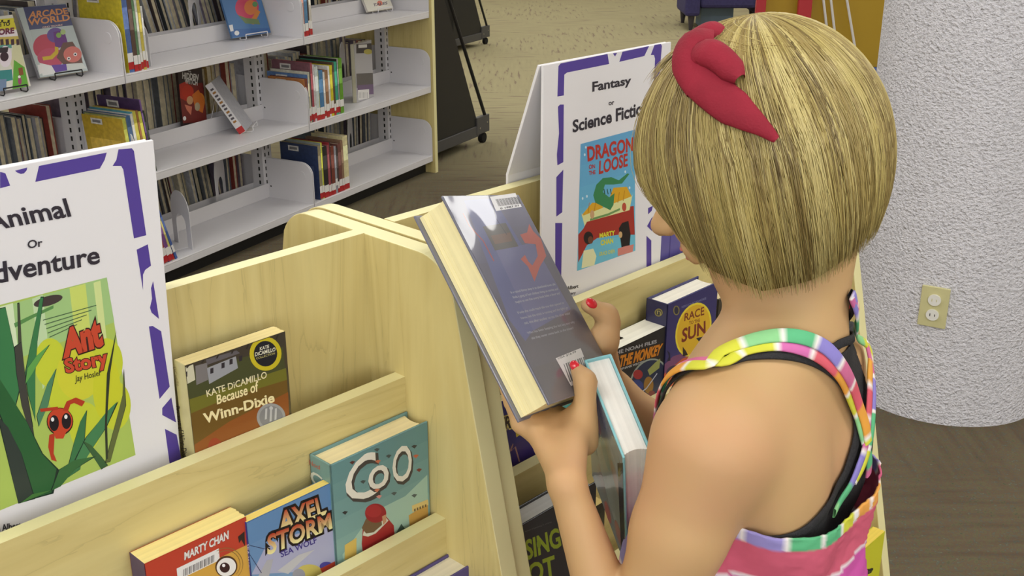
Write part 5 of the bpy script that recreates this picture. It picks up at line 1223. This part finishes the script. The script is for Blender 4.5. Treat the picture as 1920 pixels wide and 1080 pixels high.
# front neckline standing away from the chest
Cn = spline([(.238, 1.046, 1.020), (.212, 1.046, .998), (.187, 1.036, .972), (.163, 1.012, .952)], 40); Nn = np.tile(np.array([-.35, -.7, .6]), (40, 1))
for i in range(40): Nn[i] /= np.linalg.norm(Nn[i])
ribbon('dress_neckline', Cn, Nn, .011, .0025, FABRIC, girl, striped(40, .11, [(206, 206, 70), (206, 206, 70), (140, 200, 120), (96, 180, 130), (150, 140, 206)], .026))
inner = np.concatenate([Cn, Cn + np.linspace(0.2, 1, 40)[:, None] * np.array([.030, -.012, -.020])]); npmesh('neckline_lining', inner, np.array([(i, i + 1, 41 + i, 40 + i) for i in range(39)]), BLK, girl)
# dress: lofted over the torso field, stripes following the hem
def ring_top(phi):
    pts = [(0, .925), (35, .918), (70, .905), (110, .907), (150, .905), (180, .915), (230, .93), (270, .965), (310, .94), (360, .925)]
    return np.interp(phi, [p[0] for p in pts], [p[1] for p in pts])
nph, nz = 144, 110
BANDS = [(206, 96, 120), (196, 86, 160), (150, 140, 196), (206, 110, 130), (196, 90, 150), (150, 190, 150), (214, 190, 90)]
vs = []; cs = []; rads = np.arange(.03, .2, .002)
for j in range(nz):
    for i in range(nph):
        ph = 360 * i / nph; a = math.radians(ph); zt_ = ring_top(ph); zb_ = .43; t_ = (j / (nz - 1)) ** 1.15; z_ = zt_ + (zb_ - zt_) * t_
        zr = max(z_, .62)
        P_ = np.array([NB[0], NB[1], zr]) + rads[:, None] * np.r_[(-math.cos(a)) * U2[:2] + math.sin(a) * V2[:2], 0]
        d = samp(P_, FTO); k = int(np.argmax(d > 0)); rb_ = rads[k]
        gap = max(0, math.cos(math.radians(ph - 95))) ** 4 * .014 * max(0, 1 - 2.2 * t_) 
        fold = (.007 * math.sin(a * 7 + 1.3 + t_ * 2) + .004 * math.sin(a * 13 + 2)) * min(1, .15 + t_ * 3.5)
        R_ = rb_ + .0065 + (.055 if math.sin(a) > -.2 else .035) * t_ ** .9 + gap + fold * .8 + .003
        vs.append(bp(-R_ * math.cos(a), -R_ * math.sin(a), z_))
        dd = (zt_ - z_); wv = .004 * math.sin(a * 4)
        if dd < .011: c = [(150, 140, 200), (150, 140, 200), (96, 180, 130), (96, 180, 130), (206, 206, 70), (226, 160, 80), (226, 160, 80), (206, 96, 130)][int(ph // 17) % 8]; c = (230, 224, 222) if ph % 17 < 2.6 else c
        elif dd < .0135: c = (150, 70, 90)
        else:
            q = (dd - .0135 + wv) / .040; k = int(max(q, 0)); c = (226, 214, 218) if 0 < (q - k) < .10 and k > 0 else BANDS[k % len(BANDS)]
        cs.append(lin(c))
Qs = np.array([(j * nph + i, j * nph + (i + 1) % nph, (j + 1) * nph + (i + 1) % nph, (j + 1) * nph + i) for j in range(nz - 1) for i in range(nph)])
dr = npmesh('dress', np.array(vs), Qs, FABRIC, girl, cols_=np.array(cs)); so = dr.modifiers.new('solid', 'SOLIDIFY'); so.thickness = .002; so.offset = 1
# shoes
SHOE = mat('white_canvas', (220, 218, 214), .7); SOLE = mat('rubber_sole', (236, 234, 230), .6)
for s_ in (-1, 1):
    b_ = MB(); ol = [(.066 * s_ + .036 * math.cos(a) , .040 + .088 * math.sin(a)) for a in np.linspace(0, 2 * math.pi, 29)[:-1]]
    lv = [(0, .0, 1.0), (1, .018, 1.02), (2, .035, .95), (3, .055, .72)]
    vv = []
    for q_, z_, sc_ in lv: vv += [bp((x - .066 * s_) * sc_ + .066 * s_, (y - (.04 if q_ < 3 else .0)) * sc_ + (.04 if q_ < 3 else -.01), z_) for x, y in ol]
    n = len(ol); fs = [(i * n + k, i * n + (k + 1) % n, (i + 1) * n + (k + 1) % n, (i + 1) * n + k) for i in range(3) for k in range(n)] + [tuple(range(n))[::-1]]
    b_.add(vv, fs); so_ = b_.build('shoe', SHOE, None, smooth=True); so_.parent = girl; so_.matrix_parent_inverse = girl.matrix_world.inverted()
# nails, eyes, lips
NAIL = mat('red_nail_polish', (206, 40, 52), .2, .6); EYEW = mat('eye_white', (232, 230, 226), .2); IRIS = mat('blue_iris', (70, 96, 120), .2); LIP = mat('lips', (190, 110, 100), .5)
def blob(name, c, rad, axes, m, n=14):
    vs = []; fs = []
    for i in range(n + 1):
        for j in range(2 * n):
            a = math.pi * i / n; b_ = math.pi * j / n; q = (rad[0] * math.sin(a) * math.cos(b_), rad[1] * math.sin(a) * math.sin(b_), rad[2] * math.cos(a))
            vs.append(np.array(c) + sum(np.array(axes[k]) * q[k] for k in range(3)))
    for i in range(n):
        for j in range(2 * n): fs.append((i * 2 * n + j, i * 2 * n + (j + 1) % (2 * n), (i + 1) * 2 * n + (j + 1) % (2 * n), (i + 1) * 2 * n + j))
    return npmesh(name, np.array(vs), np.array(fs), m, girl)
dL = (THL - tm) / np.linalg.norm(THL - tm); toc = CAMP - THL; toc /= np.linalg.norm(toc); nn = toc - dL * (dL @ toc); nn /= np.linalg.norm(nn)
blob('thumb_nail', THL + dL * .0015 + nn * .0052, (.0062, .0044, .0026), (dL, np.cross(nn, dL), nn), NAIL)
dR = (rt - rk) / np.linalg.norm(rt - rk); toc = CAMP - rt; toc /= np.linalg.norm(toc); nn = toc - dR * (dR @ toc); nn = nn / np.linalg.norm(nn) + np.array([0, 0, .7]); nn -= dR * (dR @ nn); nn /= np.linalg.norm(nn)
blob('thumb_nail', rt + dR * .001 + nn * .0066, (.0072, .0050, .0028), (dR, np.cross(nn, dR), nn), NAIL)
for s_ in (-1, 1):
    e_ = blob('eye', hp(.0715, .030 * s_, -.003), (.0105, .012, .0105), hax, EYEW); blob('iris', hp(.0795, .030 * s_, -.006), (.003, .0055, .0055), hax, IRIS)
    blob('eyelid', hp(.073, .030 * s_, .001), (.0108, .0135, .0095), hax, SKIN)
blob('upper_lip', hp(.0935, 0, -.0585), (.0055, .015, .0032), hax, LIP); blob('lower_lip', hp(.0915, 0, -.0685), (.0058, .013, .0042), hax, LIP)
# ---------------------------------------------------------------- hair and headband
HU = np.array([-.16, .05, .985]); HU /= np.linalg.norm(HU)            # the way the hair hangs
HF = FH - HU * (FH @ HU); HF /= np.linalg.norm(HF); HR = np.cross(HF, HU)
HH = HC + HF * -.008 + HU * .004
def env(az, th, layer=0.0):
    """point of the hair's outer form: az 0=front, 90=right, 180=back, 270=left; th 0=crown .. 1=tips"""
    a = math.radians(az); ca, sa = math.cos(a), math.sin(a)
    d_ = abs((az + 180) % 360 - 180)
    rf, rr_ = (.130 if ca > 0 else .106), .102
    bottom = -np.interp(d_, [0, 30, 60, 90, 120, 150, 180], [.030, .046, .092, .112, .106, .088, .074])
    ang = th * 2.05
    if ang < 1.45: rad = math.sin(ang); z = .116 * math.cos(ang)
    else:
        t_ = (ang - 1.45) / (2.05 - 1.45); z = .116 * math.cos(1.45) + (bottom - .116 * math.cos(1.45)) * t_
        rad = math.sin(1.45) + .03 * math.sin(t_ * 2.6) - (.17 if d_ > 60 else .17 + .16 * (60 - d_) / 60) * t_ ** 2
    R = 1 / math.sqrt((ca / rf) ** 2 + (sa / rr_) ** 2)
    return HH + HF * (ca * R * rad * (1 - layer)) + HR * (sa * R * rad * (1 - layer)) + HU * (z * (1 - layer * .8))
hair_col = [(184, 166, 102), (168, 150, 90), (152, 132, 78), (128, 108, 62), (106, 88, 52), (200, 184, 124)]
def az_ok(az): d = abs((az + 180) % 360 - 180); return d > 52
# cap under the strands
n1_, n2_ = 96, 40; vs = []
azs = np.linspace(30, 330, n1_)
for az in azs:
    for j in range(n2_): vs.append(env(az, j / (n2_ - 1) * .985, .045))
naz = np.linspace(-34, 34, 24); nv = len(vs)
for az in naz:
    for j in range(16): vs.append(env(az % 360, j / 15 * .36, .045))
Qf = [(nv + i * 16 + j, nv + (i + 1) * 16 + j, nv + (i + 1) * 16 + j + 1, nv + i * 16 + j + 1) for i in range(23) for j in range(15)]
Qs = np.array(Qf + [(i * n2_ + j, (i + 1) * n2_ + j, (i + 1) * n2_ + j + 1, i * n2_ + j + 1) for i in range(n1_ - 1) for j in range(n2_ - 1)])
HAIRB = mat('blonde_hair_base', (120, 98, 56), .6, .2)
cap_o = npmesh('hair', np.array(vs), Qs, HAIRB, girl); so = cap_o.modifiers.new('solid', 'SOLIDIFY'); so.thickness = .006; so.offset = -1
HAIRM = print_mat('blonde_hair', .38, .5); t_, N_, L_2, B_ = nt(HAIRM); B_.inputs['Anisotropic'].default_value = .5; B_.inputs['Specular IOR Level'].default_value = .45
NS, SEG = 12000, 15
rg = np.random.default_rng(3)
allv = []; allc = []; allq = []
clump_az = rg.uniform(0, 360, 170); clump_c = rg.integers(0, len(hair_col), 170)
part_az = 20.0
for s in range(NS):
    az = rg.uniform(24, 336)
    ci = int(np.argmin(np.abs((clump_az - az + 180) % 360 - 180)))
    lay = abs(rg.normal(0, .022)); th0 = rg.uniform(.0, .42) ** 1.0 if rg.random() < .55 else rg.uniform(0, .12)
    th1 = rg.uniform(.90, 1.0) if rg.random() < .8 else rg.uniform(.70, .93)
    if s % 8 == 0: az = rg.uniform(-26, 26) % 360; th0 = rg.uniform(0, .15); th1 = rg.uniform(.34, .44)
    w1 = rg.normal(0, 3.0); w2 = rg.normal(0, 1.6); phs = rg.uniform(0, 6)
    pull = (clump_az[ci] - az + 180) % 360 - 180
    pts = []
    for k in range(SEG):
        t_ = k / (SEG - 1); th = th0 + (th1 - th0) * t_
        a_ = az - 24 * t_ * max(0, -math.sin(math.radians(az))) + w1 * math.sin(t_ * 3 + phs) * t_ + w2 * t_ + pull * .7 * min(1, t_ * 1.6) + 7 * (1 - t_) * math.sin(math.radians(az))
        pts.append(env(a_, th, lay - .012 * math.sin(t_ * 5 + phs) * .4 - .006 + .05 * max(0, t_ - .75) * (phs / 6)))
    pts = np.array(pts); T_ = np.gradient(pts, axis=0); T_ /= np.linalg.norm(T_, axis=1)[:, None] + 1e-9
    o_ = pts - HH; S_ = np.cross(T_, o_); S_ /= np.linalg.norm(S_, axis=1)[:, None] + 1e-9; O_ = np.cross(S_, T_)
    w_ = rg.uniform(.0004, .0009) * np.interp(np.linspace(0, 1, SEG), [0, .1, .8, 1], [.7, 1, .8, .15])
    base_i = len(allv) * SEG * 3
    V3 = np.stack([pts + S_ * w_[:, None], pts - S_ * w_[:, None], pts + O_ * w_[:, None] * .8 * np.sign((O_ * o_).sum(1))[:, None]], 1).reshape(-1, 3)
    allv.append(V3)
    c = np.array(lin(hair_col[clump_c[ci]])) * .75 + np.array(lin(hair_col[rg.integers(0, len(hair_col))])) * .25
    allc.append(np.tile(c, (SEG * 3, 1)))
    q = []
    for i in range(SEG - 1):
        for k in range(3): q.append((i * 3 + k, i * 3 + (k + 1) % 3, (i + 1) * 3 + (k + 1) % 3, (i + 1) * 3 + k))
    allq.append(np.array(q) + base_i)
st = npmesh('hair_strands', np.concatenate(allv), np.concatenate(allq), HAIRM, girl, True, np.concatenate(allc)); st['kind'] = 'stuff'
# headband
def hhit(px, py, layer=-.03):
    r = ray(px, py); best = None
    def inside(P_):
        d = P_ - HH; u_ = d @ HU; f_ = d @ HF; q_ = d @ HR; az = math.degrees(math.atan2(q_, f_)) % 360
        return az, u_, math.hypot(f_, q_)
    # sample the form on a grid and take the first cell near the ray
    return None
EG = np.array([[env(a, t_, -.035) for t_ in np.linspace(0, 1, 60)] for a in range(0, 360, 3)]).reshape(-1, 3)
EGp = proj(EG); EGd = np.linalg.norm(EG - CAMP, axis=1)
def hpt(px, py):
    d = np.hypot(*(EGp - [px, py]).T); m = d < 14
    if not m.any(): m = d < d.min() + 6
    dist = EGd[m]; front = dist < dist.min() + .03; w_ = 1 / (d[m][front] + 2); D = (dist[front] * w_).sum() / w_.sum()
    r = ray(px, py); return CAMP + r * (D / np.linalg.norm(r))
REDF = noise_mat('red_ribbed_knit', (132, 22, 42), (148, 28, 50), nscale=30, rough=.8, bump=.2, bumpscale=500)
def padded(name, C_, wid, th, parent=girl, twist=0):
    C_ = np.array(C_); Nn = C_ - HH; Nn /= np.linalg.norm(Nn, axis=1)[:, None]; T_ = np.gradient(C_, axis=0); T_ /= np.linalg.norm(T_, axis=1)[:, None]
    S_ = np.cross(T_, Nn); S_ /= np.linalg.norm(S_, axis=1)[:, None]; Nn = np.cross(S_, T_); n = 18; vs = []
    w_ = np.broadcast_to(wid, len(C_)); h_ = np.broadcast_to(th, len(C_))
    for i in range(len(C_)):
        for k in range(n):
            a = 2 * math.pi * k / n; tw = twist * i / len(C_); x = math.cos(a); y = math.sin(a); x, y = x * math.cos(tw) - y * math.sin(tw) * .4, y
            vs.append(C_[i] + S_[i] * x * w_[i] / 2 + Nn[i] * y * h_[i] / 2)
    Q = [(i * n + k, i * n + (k + 1) % n, (i + 1) * n + (k + 1) % n, (i + 1) * n + k) for i in range(len(C_) - 1) for k in range(n)]
    vs += [C_[0], C_[-1]]; Q = np.array(Q + [(k, k, (k + 1) % n, len(vs) - 2) for k in range(0)])
    return npmesh(name, np.array(vs), Q, REDF, parent)
hb = spline([hpt(1296, 92), hpt(1308, 140), hpt(1346, 180), hpt(1392, 214), hpt(1430, 240), hpt(1456, 262)], 40)
hb2 = spline([hpt(1362, 50) - HU * .02, hpt(1340, 58), hpt(1312, 68), hpt(1296, 92)], 30)
band = padded('headband', np.concatenate([hb2[:-1], hb]), np.interp(np.linspace(0, 1, 69), [0, .35, .5, .8, 1], [.014, .030, .034, .030, .006]), np.interp(np.linspace(0, 1, 69), [0, .4, .6, 1], [.008, .018, .014, .005]))
kn_ = spline([hpt(1300, 118) , hpt(1328, 116) + UH * .008, hpt(1360, 130) + UH * .008, hpt(1390, 156) + UH * .003], 16)
padded('headband_knot', kn_, np.interp(np.linspace(0, 1, 16), [0, .3, .8, 1], [.018, .026, .022, .010]), np.interp(np.linspace(0, 1, 16), [0, .4, 1], [.014, .020, .012]))
kn2 = spline([hpt(1338, 72), hpt(1306, 92) + UH * .008, hpt(1290, 128) + UH * .004, hpt(1312, 162)], 16)
padded('headband_knot', kn2, .026, np.interp(np.linspace(0, 1, 16), [0, .5, 1], [.010, .020, .010]))
